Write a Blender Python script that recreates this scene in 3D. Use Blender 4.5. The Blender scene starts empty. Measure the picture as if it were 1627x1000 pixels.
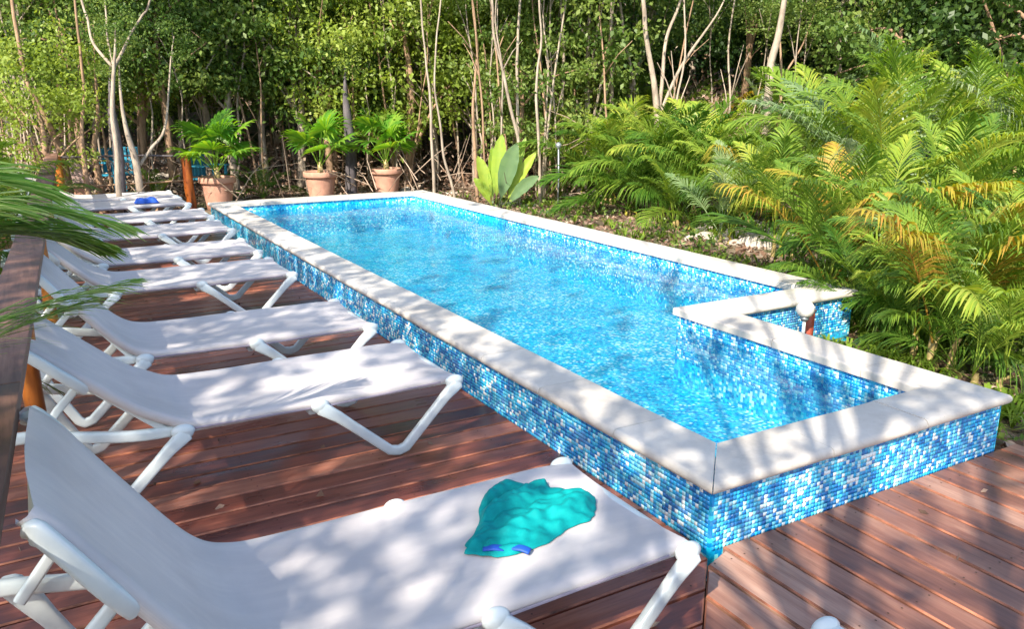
import bpy, bmesh, math, random
import numpy as np
from mathutils import Vector, Matrix, noise
R = math.radians
random.seed(7); RNG = np.random.default_rng(7)
S = bpy.context.scene
COL = S.collection

# ------------------------------------------------------------------ camera
CAMP = Vector((-2.1214, -2.1346, 1.75)); PITCH = R(14.743); YAW = R(29.935); FPX = 1315.0
cd = bpy.data.cameras.new('camera'); cam = bpy.data.objects.new('camera', cd); COL.objects.link(cam)
cam.location = CAMP; cam.rotation_euler = (R(90) - PITCH, 0, -YAW)
cd.sensor_width = 36; cd.lens = FPX / 1627 * 36; cd.clip_start = 0.05; cd.clip_end = 1500
S.camera = cam

# ------------------------------------------------------------------ light
SUN_AZ = R(55); SUN_EL = R(40)          # direction the light travels towards, measured from +Y to +X
w = bpy.data.worlds.new('World'); S.world = w; w.use_nodes = True
nt = w.node_tree; bg = nt.nodes['Background']
sky = nt.nodes.new('ShaderNodeTexSky'); sky.sky_type = 'NISHITA'; sky.sun_disc = False
sky.sun_elevation = SUN_EL; sky.sun_rotation = SUN_AZ + math.pi
sky.air_density = 1.0; sky.dust_density = 1.5; sky.ozone_density = 1.0
nt.links.new(sky.outputs[0], bg.inputs[0]); bg.inputs[1].default_value = 0.15
SD = Vector((math.sin(SUN_AZ) * math.cos(SUN_EL), math.cos(SUN_AZ) * math.cos(SUN_EL), -math.sin(SUN_EL)))
sl = bpy.data.lights.new('sun', 'SUN'); sl.energy = 4.3; sl.angle = R(0.53); sl.color = (1.0, 0.91, 0.76)
so = bpy.data.objects.new('sun', sl); COL.objects.link(so); so.rotation_euler = SD.to_track_quat('-Z', 'Y').to_euler()
so.location = (-20, -10, 20)
vs = S.view_settings
vs.view_transform = 'Standard'; vs.look = 'None'; vs.gamma = 1; vs.use_curve_mapping = False; vs.exposure = 1.27
S.cycles.max_bounces = 8; S.cycles.transparent_max_bounces = 16; S.cycles.diffuse_bounces = 4
S.cycles.glossy_bounces = 3; S.cycles.caustics_reflective = False; S.cycles.caustics_refractive = False
S.cycles.sample_clamp_indirect = 6
S.cycles.use_denoising = True

# ------------------------------------------------------------------ helpers
def ray(px, py):
    fw = Vector((math.sin(YAW) * math.cos(PITCH), math.cos(YAW) * math.cos(PITCH), -math.sin(PITCH)))
    r = Vector((math.cos(YAW), -math.sin(YAW), 0)); u = r.cross(fw)
    return fw + r * ((px - 813.5) / FPX) + u * ((500 - py) / FPX)
def onZ(px, py, z):
    d = ray(px, py); return CAMP + d * ((z - CAMP.z) / d.z)
def onD(px, py, dist):                  # point seen at that pixel at a horizontal distance
    d = ray(px, py); return CAMP + d * (dist / math.hypot(d.x, d.y))
def px_az(px):                          # horizontal unit direction of a column
    d = ray(px, 154); return Vector((d.x, d.y, 0)).normalized()

def tag(o, label=None, cat=None, group=None, kind=None):
    if label: o['label'] = label
    if cat: o['category'] = cat
    if group: o['group'] = group
    if kind: o['kind'] = kind
    return o
def empty(name, loc=(0, 0, 0), rz=0.0):
    o = bpy.data.objects.new(name, None); COL.objects.link(o); o.location = loc; o.rotation_euler = (0, 0, rz)
    o.empty_display_size = 0.1
    return o
def link(name, me, parent=None, loc=None, rot=None, scale=None):
    o = bpy.data.objects.new(name, me); COL.objects.link(o)
    if parent is not None: o.parent = parent
    if loc is not None: o.location = loc
    if rot is not None: o.rotation_euler = rot
    if scale is not None: o.scale = scale if hasattr(scale, '__len__') else (scale,) * 3
    return o
def bm_mesh(name, bm, mat, smooth=False, sharp=None):
    bmesh.ops.recalc_face_normals(bm, faces=bm.faces)
    me = bpy.data.meshes.new(name); bm.to_mesh(me); bm.free()
    if mat: me.materials.append(mat)
    if smooth:
        me.polygons.foreach_set('use_smooth', [True] * len(me.polygons))
        if sharp is not None: me.set_sharp_from_angle(angle=R(sharp))
    return me
def np_mesh(name, v, f, mat, attr=None, smooth=False):
    v = np.ascontiguousarray(v, np.float32); f = np.ascontiguousarray(f, np.int32)
    n, k = f.shape
    me = bpy.data.meshes.new(name)
    me.vertices.add(len(v)); me.vertices.foreach_set('co', v.ravel())
    me.loops.add(n * k); me.loops.foreach_set('vertex_index', f.ravel())
    me.polygons.add(n); me.polygons.foreach_set('loop_start', np.arange(0, n * k, k, dtype=np.int32))
    me.polygons.foreach_set('loop_total', np.full(n, k, np.int32))
    me.update(calc_edges=True); me.validate()
    if attr is not None:
        a = me.attributes.new('rnd', 'FLOAT', 'FACE'); a.data.foreach_set('value', np.asarray(attr, np.float32))
    if smooth: me.polygons.foreach_set('use_smooth', np.ones(n, bool))
    if mat: me.materials.append(mat)
    return me
def tube(bm, pts, rads, n=8, cap=True, sq=None):
    """round (or, with sq=(w,h), flattened) tube along pts"""
    pts = [Vector(p) for p in pts]
    if not hasattr(rads, '__len__'): rads = [rads] * len(pts)
    rings = []; up = None
    for i, p in enumerate(pts):
        t = (pts[min(i + 1, len(pts) - 1)] - pts[max(i - 1, 0)]).normalized()
        if up is None:
            up = Vector((0, 0, 1)) if abs(t.z) < .9 else Vector((0, 1, 0))
        a = t.cross(up).normalized(); b = a.cross(t).normalized(); up = b
        ring = []
        for k in range(n):
            th = 2 * math.pi * k / n
            c, s = math.cos(th), math.sin(th)
            ring.append(bm.verts.new(p + a * c * rads[i] + b * s * rads[i]))
        rings.append(ring)
    for i in range(len(rings) - 1):
        for k in range(n):
            bm.faces.new((rings[i][k], rings[i][(k + 1) % n], rings[i + 1][(k + 1) % n], rings[i + 1][k]))
    if cap:
        bm.faces.new(rings[0][::-1]); bm.faces.new(rings[-1])
def sweep(bm, pts, ws, hs, side=Vector((0, 1, 0)), n=12, e=0.55):
    """superellipse section (w along side, h across) swept on pts"""
    pts = [Vector(p) for p in pts]
    if not hasattr(ws, '__len__'): ws = [ws] * len(pts)
    if not hasattr(hs, '__len__'): hs = [hs] * len(pts)
    rings = []
    for i, p in enumerate(pts):
        t = (pts[min(i + 1, len(pts) - 1)] - pts[max(i - 1, 0)]).normalized()
        b = t.cross(side).normalized(); a = b.cross(t).normalized()
        ring = []
        for k in range(n):
            th = 2 * math.pi * (k + .5) / n
            c, s = math.cos(th), math.sin(th)
            cx = math.copysign(abs(c) ** e, c); sy = math.copysign(abs(s) ** e, s)
            ring.append(bm.verts.new(p + a * cx * ws[i] / 2 + b * sy * hs[i] / 2))
        rings.append(ring)
    for i in range(len(rings) - 1):
        for k in range(n):
            bm.faces.new((rings[i][k], rings[i][(k + 1) % n], rings[i + 1][(k + 1) % n], rings[i + 1][k]))
    bm.faces.new(rings[0][::-1]); bm.faces.new(rings[-1])
def smooth_path(pts, n=6):
    """Catmull-Rom through the points"""
    P = [Vector(p) for p in pts]; P = [P[0] * 2 - P[1]] + P + [P[-1] * 2 - P[-2]]
    out = []
    for i in range(1, len(P) - 2):
        for k in range(n):
            t = k / n
            a, b, c, d = P[i - 1], P[i], P[i + 1], P[i + 2]
            out.append(.5 * ((2 * b) + (c - a) * t + (2 * a - 5 * b + 4 * c - d) * t * t + (3 * b - a - 3 * c + d) * t ** 3))
    out.append(P[-2]); return out
def box(bm, x0, x1, y0, y1, z0, z1):
    r = bmesh.ops.create_cube(bm, size=1)
    for v in r['verts']:
        v.co = Vector((x0 if v.co.x < 0 else x1, y0 if v.co.y < 0 else y1, z0 if v.co.z < 0 else z1))
    return r['verts']
def prism(bm, poly, z0, z1):
    a = [bm.verts.new((x, y, z0)) for x, y in poly]; b = [bm.verts.new((x, y, z1)) for x, y in poly]
    n = len(poly); bm.faces.new(a[::-1]); bm.faces.new(b)
    for i in range(n): bm.faces.new((a[i], a[(i + 1) % n], b[(i + 1) % n], b[i]))
def bevel(bm, w, seg=1):
    bmesh.ops.bevel(bm, geom=[e for e in bm.edges], offset=w, segments=seg, affect='EDGES', profile=.6)

# ------------------------------------------------------------------ materials
class NT:
    def __init__(s, name):
        s.m = bpy.data.materials.new(name); s.m.use_nodes = True; s.t = s.m.node_tree
        s.b = s.t.nodes['Principled BSDF']; s.out = s.t.nodes['Material Output']
    def n(s, kind, **kw):
        nd = s.t.nodes.new('ShaderNode' + kind)
        for k, v in kw.items():
            if k.startswith('_'): setattr(nd, k[1:], v)
            else: nd.inputs[k.replace('__', ' ')].default_value = v
        return nd
    def l(s, a, b): s.t.links.new(a, b)
    def ramp(s, fac, stops, interp='LINEAR'):
        r = s.t.nodes.new('ShaderNodeValToRGB'); r.color_ramp.interpolation = interp
        e = r.color_ramp.elements
        while len(e) < len(stops): e.new(.5)
        for el, (p, c) in zip(e, stops):
            el.position = p; el.color = (*c, 1) if len(c) == 3 else c
        s.l(fac, r.inputs[0]); return r.outputs[0]
    def math(s, op, a, b=None, c=None):
        nd = s.t.nodes.new('ShaderNodeMath'); nd.operation = op
        for i, x in enumerate((a, b, c)):
            if x is None: continue
            if isinstance(x, (int, float)): nd.inputs[i].default_value = x
            else: s.l(x, nd.inputs[i])
        return nd.outputs[0]
    def mix(s, fac, a, b, mode='MIX'):
        nd = s.t.nodes.new('ShaderNodeMix'); nd.data_type = 'RGBA'; nd.blend_type = mode
        for i, x in ((0, fac), (6, a), (7, b)):
            if isinstance(x, (int, float)): nd.inputs[i].default_value = x
            elif isinstance(x, tuple): nd.inputs[i].default_value = (*x, 1)
            else: s.l(x, nd.inputs[i])
        return nd.outputs[2]
    def noise(s, vec, scale, detail=4, rough=.6):
        nd = s.n('TexNoise', Scale=scale, Detail=detail, Roughness=rough)
        if vec is not None: s.l(vec, nd.inputs['Vector'])
        return nd.outputs[0]
    def map(s, vec, scale=(1, 1, 1), loc=(0, 0, 0), rot=(0, 0, 0)):
        nd = s.n('Mapping'); nd.inputs['Scale'].default_value = scale; nd.inputs['Location'].default_value = loc
        nd.inputs['Rotation'].default_value = rot
        s.l(vec, nd.inputs['Vector']); return nd.outputs[0]
    def bump(s, h, strength=.3, dist=.01, normal=None):
        nd = s.n('Bump', Strength=strength, Distance=dist); s.l(h, nd.inputs['Height'])
        if normal is not None: s.l(normal, nd.inputs['Normal'])
        s.l(nd.outputs[0], s.b.inputs['Normal']); return nd.outputs[0]
    def pos(s): return s.n('NewGeometry').outputs['Position']
    def obj(s): return s.n('TexCoord').outputs['Object']
    def rnd(s): return s.n('ObjectInfo').outputs['Random']

def mat_plain(name, col, rough=.5, var=.15, scale=8, bump=.2, bd=.004, spec=.5, metal=0):
    m = NT(name); p = m.obj()
    f = m.noise(p, scale, 5)
    c = m.ramp(f, [(.3, tuple(x * (1 - var) for x in col)), (.7, tuple(min(1, x * (1 + var)) for x in col))])
    m.l(c, m.b.inputs['Base Color']); m.b.inputs['Roughness'].default_value = rough
    m.b.inputs['Specular IOR Level'].default_value = spec; m.b.inputs['Metallic'].default_value = metal
    if bump: m.bump(m.noise(p, scale * 6, 4), bump, bd)
    return m.m

def mat_mosaic(name, shift=0.0, amp=.75, psc=3.2, pal=None):
    m = NT(name); p = m.pos()
    pitch = 0.0198
    off = m.n('VectorMath', _operation='ADD'); m.l(p, off.inputs[0]); off.inputs[1].default_value = (10.0112, 10.0112, 10.0112)
    sc = m.n('VectorMath', _operation='SCALE'); m.l(off.outputs[0], sc.inputs[0]); sc.inputs['Scale'].default_value = 1 / pitch
    fl = m.n('VectorMath', _operation='FLOOR'); m.l(sc.outputs[0], fl.inputs[0])
    wn = m.n('TexWhiteNoise', _noise_dimensions='3D'); m.l(fl.outputs[0], wn.inputs['Vector'])
    patch = m.noise(p, psc, 3)  # clusters of paler tiles, coloured to imitate sun patches and caustic mottling
    v = m.math('ADD', wn.outputs['Value'], m.math('MULTIPLY', m.math('SUBTRACT', patch, .5 - shift), amp))
    c = m.ramp(v, pal or [(0, (.008, .16, .48)), (.18, (.010, .24, .60)), (.38, (.014, .35, .68)), (.56, (.04, .46, .72)),
                   (.70, (.15, .57, .76)), (.81, (.40, .70, .82)), (.90, (.76, .83, .87))], 'CONSTANT')
    # grout where the sheet has no tiles built on it
    fr = m.n('VectorMath', _operation='FRACTION'); m.l(sc.outputs[0], fr.inputs[0])
    film = m.ramp(m.noise(p, 7, 5, .7), [(.48, (0, 0, 0)), (.8, (.3, .3, .3))])
    c = m.mix(film, c, (.50, .62, .66))
    m.l(c, m.b.inputs['Base Color']); m.b.inputs['Roughness'].default_value = .16
    m.b.inputs['Coat Weight'].default_value = .3
    return m.m

def mat_leaf(name, stops, trans=.45, rough=.45, hue_var=.35):
    """green by leaf (attribute) and by plant (object random)"""
    m = NT(name)
    a = m.n('Attribute'); a.attribute_name = 'rnd'
    v = m.math('ADD', m.math('MULTIPLY', a.outputs['Fac'], 1 - hue_var), m.math('MULTIPLY', m.rnd(), hue_var))
    c = m.ramp(v, stops)
    m.l(c, m.b.inputs['Base Color']); m.b.inputs['Roughness'].default_value = rough
    m.b.inputs['Specular IOR Level'].default_value = .35
    tr = m.n('BsdfTranslucent'); hs = m.n('HueSaturation', Hue=.485, Saturation=1.1, Value=1.5); m.l(c, hs.inputs['Color'])
    m.l(hs.outputs[0], tr.inputs['Color'])
    mx = m.n('MixShader'); mx.inputs[0].default_value = trans
    m.l(m.b.outputs[0], mx.inputs[1]); m.l(tr.outputs[0], mx.inputs[2]); m.l(mx.outputs[0], m.out.inputs['Surface'])
    return m.m

def mat_wood(name, cols, axis=0, rough=.42, grain=1.0, knots=True):
    """weathered varnished timber, grain along the given local axis"""
    m = NT(name); p = m.obj(); rnd = m.rnd()
    off = m.n('VectorMath', _operation='ADD'); m.l(p, off.inputs[0])
    cmb = m.n('CombineXYZ'); m.l(m.math('MULTIPLY', rnd, 37.0), cmb.inputs[0]); m.l(m.math('MULTIPLY', rnd, 91.0), cmb.inputs[1]); m.l(m.math('MULTIPLY', rnd, 13.0), cmb.inputs[2])
    m.l(cmb.outputs[0], off.inputs[1])
    sc = [14 * grain, 14 * grain, 14 * grain]; sc[axis] = .9
    q = m.map(off.outputs[0], tuple(sc))
    g = m.noise(q, 2.2, 6, .65)
    sc2 = [60 * grain] * 3; sc2[axis] = 3
    fine = m.noise(m.map(off.outputs[0], tuple(sc2)), 1.5, 4, .7)
    sc3 = [5, 5, 5]; sc3[axis] = 1.4
    blot = m.noise(m.map(off.outputs[0], tuple(sc3)), 1.3, 3, .55)
    t = m.math('ADD', m.math('MULTIPLY', g, .40), m.math('ADD', m.math('MULTIPLY', blot, .60), m.math('MULTIPLY', m.math('SUBTRACT', rnd, .5), .30)))
    c = m.ramp(t, cols)
    c = m.mix(m.ramp(fine, [(.32, (.45, .45, .45)), (.52, (0, 0, 0))]), c, m.mix(1.0, c, (.45, .38, .36), 'MULTIPLY'))
    m.l(c, m.b.inputs['Base Color'])
    m.l(m.ramp(blot, [(.3, (rough - .12,) * 3), (.7, (rough + .18,) * 3)]), m.b.inputs['Roughness'])
    m.bump(m.math('ADD', m.math('MULTIPLY', g, .6), m.math('MULTIPLY', fine, .4)), .35, .004)
    return m.m

M = {}
M['mosaic'] = mat_mosaic('mosaic_glaze')
M['mosaic_in_lit'] = mat_mosaic('pool_floor_mosaic_lit', .06, .95, 1.6, [(0, (.003, .23, .58)), (.24, (.005, .36, .69)), (.50, (.008, .49, .76)), (.74, (.03, .61, .80)), (.89, (.20, .74, .84)), (.97, (.62, .88, .91))])  # same tiles in a lighter palette, standing in for caustic brightening under water
M['grout'] = mat_plain('grout', (.10, .36, .55), .7, .2, 20)
M['plank_x'] = mat_wood('deck_timber_across', [(.28, (.08, .026, .022)), (.42, (.17, .050, .034)), (.55, (.26, .084, .052)), (.66, (.34, .135, .09)), (.78, (.41, .22, .165))], 0, .33)
M['plank_edge'] = mat_plain('oiled_board_edge', (.27, .10, .055), .45, .75, 7, .1)
M['plank_y'] = mat_wood('deck_timber_along', [(.28, (.11, .045, .032)), (.42, (.20, .088, .060)), (.55, (.29, .150, .105)), (.66, (.37, .215, .158)), (.78, (.44, .29, .225))], 1)
M['rail'] = mat_wood('handrail_timber', [(.28, (.055, .026, .02)), (.45, (.12, .058, .042)), (.58, (.20, .10, .07)), (.75, (.29, .17, .12))], 1, .55)
M['log'] = mat_wood('varnished_log', [(.3, (.16, .035, .008)), (.5, (.38, .11, .014)), (.65, (.55, .20, .03)), (.8, (.62, .28, .06))], 2, .35, .5)
M['joist'] = mat_plain('joist', (.06, .035, .025), .8)
def m_stone():
    m = NT('coping_stone'); p = m.pos()
    a = m.noise(p, 2.5, 5); b = m.noise(p, 18, 5, .7); r = m.rnd()
    t = m.math('ADD', m.math('MULTIPLY', a, .5), m.math('ADD', m.math('MULTIPLY', b, .35), m.math('MULTIPLY', r, .15)))
    c = m.ramp(t, [(.3, (.40, .365, .325)), (.45, (.52, .48, .43)), (.6, (.60, .565, .515)), (.75, (.66, .63, .585))])
    vo = m.n('TexVoronoi', Scale=55.0); m.l(p, vo.inputs['Vector'])
    pit = m.ramp(vo.outputs['Distance'], [(.05, (1, 1, 1)), (.16, (0, 0, 0))])
    msk = m.ramp(m.noise(p, 9, 2), [(.5, (0, 0, 0)), (.62, (.7, .7, .7))])
    pm = m.mix(1.0, pit, msk, 'MULTIPLY')
    c = m.mix(pm, c, (.34, .28, .22))
    m.l(c, m.b.inputs['Base Color']); m.b.inputs['Roughness'].default_value = .62
    m.bump(m.math('SUBTRACT', b, m.math('MULTIPLY', pm, 1.2)), .3, .004)
    return m.m
M['stone'] = m_stone()
def m_resin():
    m = NT('white_resin'); p = m.obj()
    f = m.noise(p, 6, 4)
    c = m.ramp(f, [(.35, (.54, .61, .63)), (.65, (.66, .71, .71))])
    m.l(c, m.b.inputs['Base Color']); m.b.inputs['Roughness'].default_value = .3
    m.b.inputs['Subsurface Weight'].default_value = 0.0
    m.bump(m.noise(p, 90, 3), .06, .002)
    return m.m
M['resin'] = m_resin()
def m_sling():
    m = NT('sling_fabric'); p = m.obj()
    wv = m.n('TexWave', Scale=160.0, Distortion=0.0); wv.bands_direction = 'X'; m.l(p, wv.inputs['Vector'])
    wu = m.n('TexWave', Scale=160.0, Distortion=0.0); wu.bands_direction = 'Y'; m.l(p, wu.inputs['Vector'])
    weave = m.math('MULTIPLY', wv.outputs['Fac'], wu.outputs['Fac'])
    st = m.noise(p, 3.0, 5, .6)
    c = m.ramp(st, [(.3, (.58, .53, .51)), (.5, (.67, .62, .60)), (.7, (.72, .67, .64))])
    cr = m.noise(m.map(p, (2.5, 14, 2.5)), 1.5, 4, .6)
    c = m.mix(m.ramp(cr, [(.42, (.16, .16, .16)), (.62, (0, 0, 0))]), c, (.36, .35, .40))
    c = m.mix(m.ramp(weave, [(0, (.25, .25, .25)), (.5, (0, 0, 0))]), c, (.42, .40, .45))
    m.l(c, m.b.inputs['Base Color']); m.b.inputs['Roughness'].default_value = .62
    m.b.inputs['Sheen Weight'].default_value = .15
    m.bump(m.math('ADD', m.math('MULTIPLY', weave, .25), cr), .35, .004)
    tr = m.n('BsdfTranslucent'); m.l(c, tr.inputs['Color'])
    mx = m.n('MixShader'); mx.inputs[0].default_value = .12
    m.l(m.b.outputs[0], mx.inputs[1]); m.l(tr.outputs[0], mx.inputs[2]); m.l(mx.outputs[0], m.out.inputs['Surface'])
    return m.m
M['sling'] = m_sling()
def m_water():
    m = NT('pool_water'); t = m.t; t.nodes.remove(m.b)
    p = m.pos()
    wp = m.n('VectorMath', _operation='ADD'); m.l(p, wp.inputs[0])
    wn = m.n('TexNoise', Scale=1.6, Detail=2.0); m.l(p, wn.inputs['Vector'])
    ws = m.n('VectorMath', _operation='SCALE'); m.l(wn.outputs['Color'], ws.inputs[0]); ws.inputs['Scale'].default_value = .5
    m.l(ws.outputs[0], wp.inputs[1])
    a = m.noise(wp.outputs[0], 2.6, 3, .5); b = m.noise(wp.outputs[0], 11, 3, .5); c = m.noise(wp.outputs[0], 30, 2, .5)
    h = m.math('ADD', m.math('MULTIPLY', a, .70), m.math('ADD', m.math('MULTIPLY', b, .22), m.math('MULTIPLY', c, .05)))
    bp = m.n('Bump', Strength=1.0, Distance=.020); m.l(h, bp.inputs['Height'])
    fr = m.n('Fresnel', IOR=1.24); m.l(bp.outputs[0], fr.inputs['Normal'])
    gl = m.n('BsdfGlossy', Roughness=.02); m.l(bp.outputs[0], gl.inputs['Normal'])
    tp = m.n('BsdfTransparent'); tp.inputs['Color'].default_value = (.86, .985, 1, 1)
    rf = m.n('BsdfRefraction', Roughness=.0, IOR=1.2); m.l(bp.outputs[0], rf.inputs['Normal']); rf.inputs['Color'].default_value = (.86, .985, 1, 1)
    m0 = m.n('MixShader'); m0.inputs[0].default_value = .18; m.l(tp.outputs[0], m0.inputs[1]); m.l(rf.outputs[0], m0.inputs[2])
    m1 = m.n('MixShader'); m.l(fr.outputs[0], m1.inputs[0]); m.l(m0.outputs[0], m1.inputs[1]); m.l(gl.outputs[0], m1.inputs[2])
    m.l(m1.outputs[0], m.out.inputs['Surface'])
    return m.m
M['water'] = m_water()
def m_ground():
    m = NT('forest_floor'); p = m.pos()
    a = m.noise(p, .7, 5); b = m.noise(p, 9, 6, .7); c = m.noise(p, 40, 4, .7)
    t = m.math('ADD', m.math('MULTIPLY', a, .4), m.math('ADD', m.math('MULTIPLY', b, .35), m.math('MULTIPLY', c, .25)))
    col = m.ramp(t, [(.36, (.045, .032, .02)), (.47, (.12, .085, .055)), (.56, (.24, .18, .13)), (.66, (.40, .33, .27))])
    gr = m.ramp(m.noise(p, 1.6, 4), [(.5, (0, 0, 0)), (.62, (.7, .7, .7))])
    col = m.mix(gr, col, (.07, .10, .02))
    m.l(col, m.b.inputs['Base Color']); m.b.inputs['Roughness'].default_value = .9
    m.bump(m.math('ADD', b, c), .8, .03)
    return m.m
M['ground'] = m_ground()
M['rock'] = mat_plain('limestone', (.50, .44, .38), .85, .3, 6, .6, .02)
def m_bark(name, c0, c1):
    m = NT(name); p = m.obj(); q = m.map(p, (9, 9, 2.2))
    n1 = m.noise(q, 1.6, 6, .7); n2 = m.noise(p, 2.2, 3)
    c = m.ramp(m.math('ADD', m.math('MULTIPLY', n1, .6), m.math('MULTIPLY', n2, .4)), [(.35, c0), (.62, c1)])
    m.l(c, m.b.inputs['Base Color']); m.b.inputs['Roughness'].default_value = .8
    m.bump(n1, .6, .02); return m.m
M['bark_pale'] = m_bark('pale_bark', (.17, .13, .10), (.46, .38, .30))
M['bark_tan'] = m_bark('tan_bark', (.15, .09, .055), (.42, .27, .17))
M['bark_dark'] = m_bark('dark_bark', (.035, .03, .035), (.15, .13, .14))
M['leaf'] = mat_leaf('jungle_leaf', [(0, (.03, .075, .012)), (.28, (.058, .12, .022)), (.5, (.125, .205, .04)), (.78, (.23, .30, .07)), (1, (.38, .40, .13))], .42)
M['leaf_light'] = mat_leaf('light_green_leaf', [(0, (.10, .17, .025)), (.5, (.24, .33, .05)), (1, (.40, .46, .11))], .45)
M['leaf_dark'] = mat_leaf('deep_green_leaf', [(0, (.012, .034, .008)), (.5, (.03, .07, .014)), (1, (.07, .12, .02))], .3)
M['palm'] = mat_leaf('palm_leaflet', [(0, (.07, .16, .02)), (.35, (.15, .26, .035)), (.7, (.27, .37, .05)), (1, (.44, .45, .08))], .45, .38, .6)
M['palm_dark'] = mat_leaf('palm_leaflet_deep', [(0, (.03, .10, .014)), (.5, (.09, .19, .024)), (1, (.22, .31, .04))], .42, .38, .5)
M['palm_orange'] = mat_leaf('drying_palm_leaflet', [(0, (.24, .30, .03)), (.5, (.38, .32, .04)), (1, (.46, .24, .05))], .4, .5, .3)
M['palm_blue'] = mat_leaf('silvery_palm_leaflet', [(0, (.09, .17, .06)), (.5, (.18, .26, .11)), (1, (.30, .36, .20))], .3, .32, .5)
M['petiole'] = mat_plain('petiole', (.38, .34, .05), .45, .3, 6, .1)
M['petiole_o'] = mat_plain('orange_petiole', (.33, .25, .10), .5, .3, 6, .1)
M['litter'] = mat_leaf('leaf_litter', [(0, (.08, .045, .03)), (.4, (.18, .105, .07)), (.7, (.29, .19, .14)), (1, (.42, .33, .26))], .1, .8, .0)
M['twig'] = mat_plain('dry_twig', (.34, .25, .19), .85, .35, 3, 0)
M['terracotta'] = mat_plain('terracotta', (.46, .24, .17), .8, .22, 7, .4, .006)
M['soil'] = mat_plain('soil', (.05, .035, .025), .95, .3, 20, .6, .01)
def m_cloth():
    m = NT('turquoise_cloth'); p = m.obj()
    c = m.ramp(m.noise(p, 14, 4), [(.3, (.0, .19, .20)), (.55, (.001, .26, .265)), (.75, (.004, .32, .31))])
    m.l(c, m.b.inputs['Base Color']); m.b.inputs['Roughness'].default_value = .7; m.b.inputs['Specular IOR Level'].default_value = .15
    m.bump(m.noise(p, 240, 3), .3, .002); return m.m
M['cloth'] = m_cloth()
M['cloth_blue'] = mat_plain('royal_blue_cloth', (.006, .07, .42), .6, .15, 20, .2, .002)
M['blue_towel'] = mat_plain('blue_towel', (.02, .10, .50), .8, .3, 12, .4, .004)
M['chair_blue'] = mat_plain('teal_paint', (.02, .22, .34), .5, .2, 6, .1)
M['globe'] = mat_plain('milky_globe', (.72, .68, .62), .35, .06, 6, .05)
M['metal'] = mat_plain('grey_metal', (.30, .33, .35), .4, .2, 12, .1, metal=.6)
M['redwood'] = mat_plain('red_stained_post', (.34, .07, .04), .5, .3, 10, .3)
M['yellow'] = mat_plain('yellow_paint', (.60, .36, .03), .5, .2, 6, .1)
M['roofwood'] = mat_plain('weathered_shingle', (.28, .19, .17), .8, .3, 5, .3)
M['seam'] = mat_plain('seam_tape', (.30, .27, .34), .7, .1, 9, .1)

# ------------------------------------------------------------------ pool dimensions
PW, PL1, PW2, PL, PC, HC = 2.0145, 2.233, 3.327, 10.20, 0.3026, 0.3033
OUT = [(0, 0), (PW, 0), (PW, PL1 - PC), (PW2, PL1 - PC), (PW2, PL), (0, PL)]          # outer line of the coping
def inset(poly, d):
    n = len(poly); res = []
    for i in range(n):
        p0, p1, p2 = Vector(poly[i - 1]), Vector(poly[i]), Vector(poly[(i + 1) % n])
        a = (p1 - p0).normalized(); b = (p2 - p1).normalized()
        na = Vector((-a.y, a.x)); nb = Vector((-b.y, b.x))
        res.append(tuple(p1 + (na + nb) * d / (1 + na.dot(nb)) if abs(na.dot(nb)) < .99 else p1 + na * d))
    return res
def in_pool(x, y, d=0.0):
    return (-d < x < PW + d and -d < y < PL1) or (-d < x < PW2 + d and PL1 - PC - d < y < PL + d)

# ------------------------------------------------------------------ ground
DX0, DX1 = -2.78, 2.06                                                                    # deck limits
def ground_z(x, y):
    z = -0.10 + .035 * noise.noise(Vector((x * .9, y * .9, 0)))
    dx, dy = x - CAMP.x, y - CAMP.y; d = math.hypot(dx, dy)
    if DX0 - .05 < x < DX1 + .02 and y < 12.15 and not (x > .02 and y > .02):
        return -0.24
    if y > 10.2 or x > PW2: z += .07 * min(1, max(0, (max(y - 10.2, x - PW2)) / 1.0))
    if d > 15:
        t = min(1, (d - 15) / 22)
        z += 3.2 * t * t * (3 - 2 * t) * (1 + .35 * noise.noise(Vector((x * .12, y * .12, 3))))
        z += .25 * noise.noise(Vector((x * .5, y * .5, 7))) * min(1, (d - 15) / 4)
    return z
def axis_vals(must, lo, hi, step, far):
    v = set(round(a, 4) for a in np.arange(lo, hi, step)) | set(must)
    v |= set([-far, -far * .4, -far * .15, -60, -45, -35, -28, -22, hi + 6, hi + 15, hi + 30, far * .4, far])
    v = sorted(v); out = [v[0]]
    for a in v[1:]:
        if a - out[-1] > .03 or a in must:
            if a in must and a - out[-1] <= .03 and out[-1] not in must: out[-1] = a
            else: out.append(a)
    return out
gx = axis_vals([.05, PW - .06, PW2 - .06, DX0 - .05, DX1 + .02], -16, 40, .4, 600)
gy = axis_vals([.05, PL1 - PC + .06, PL - .06, 12.15], -14, 42, .4, 600)
gv = [(x, y, ground_z(x, y)) for y in gy for x in gx]
nx = len(gx); gf = []
for j in range(len(gy) - 1):
    for i in range(nx - 1):
        cx, cy = (gx[i] + gx[i + 1]) / 2, (gy[j] + gy[j + 1]) / 2
        if (.05 <= cx <= PW - .06 and .05 <= cy <= PL1) or (.05 <= cx <= PW2 - .06 and PL1 - PC + .06 <= cy <= PL - .06): continue
        gf.append((j * nx + i, j * nx + i + 1, (j + 1) * nx + i + 1, (j + 1) * nx + i))
g = link('ground', np_mesh('ground', np.array(gv), np.array(gf), M['ground'], smooth=True)); tag(g, kind='structure')

# ------------------------------------------------------------------ pool
pool = empty('swimming_pool', (0, 0, 0))
tag(pool, 'raised L-shaped swimming pool with blue mosaic walls, pale stone coping and rippling blue water', 'swimming pool')
W_OUT = inset(OUT, .034); W_IN = inset(OUT, PC - .022)
FZ = -0.24
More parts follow.
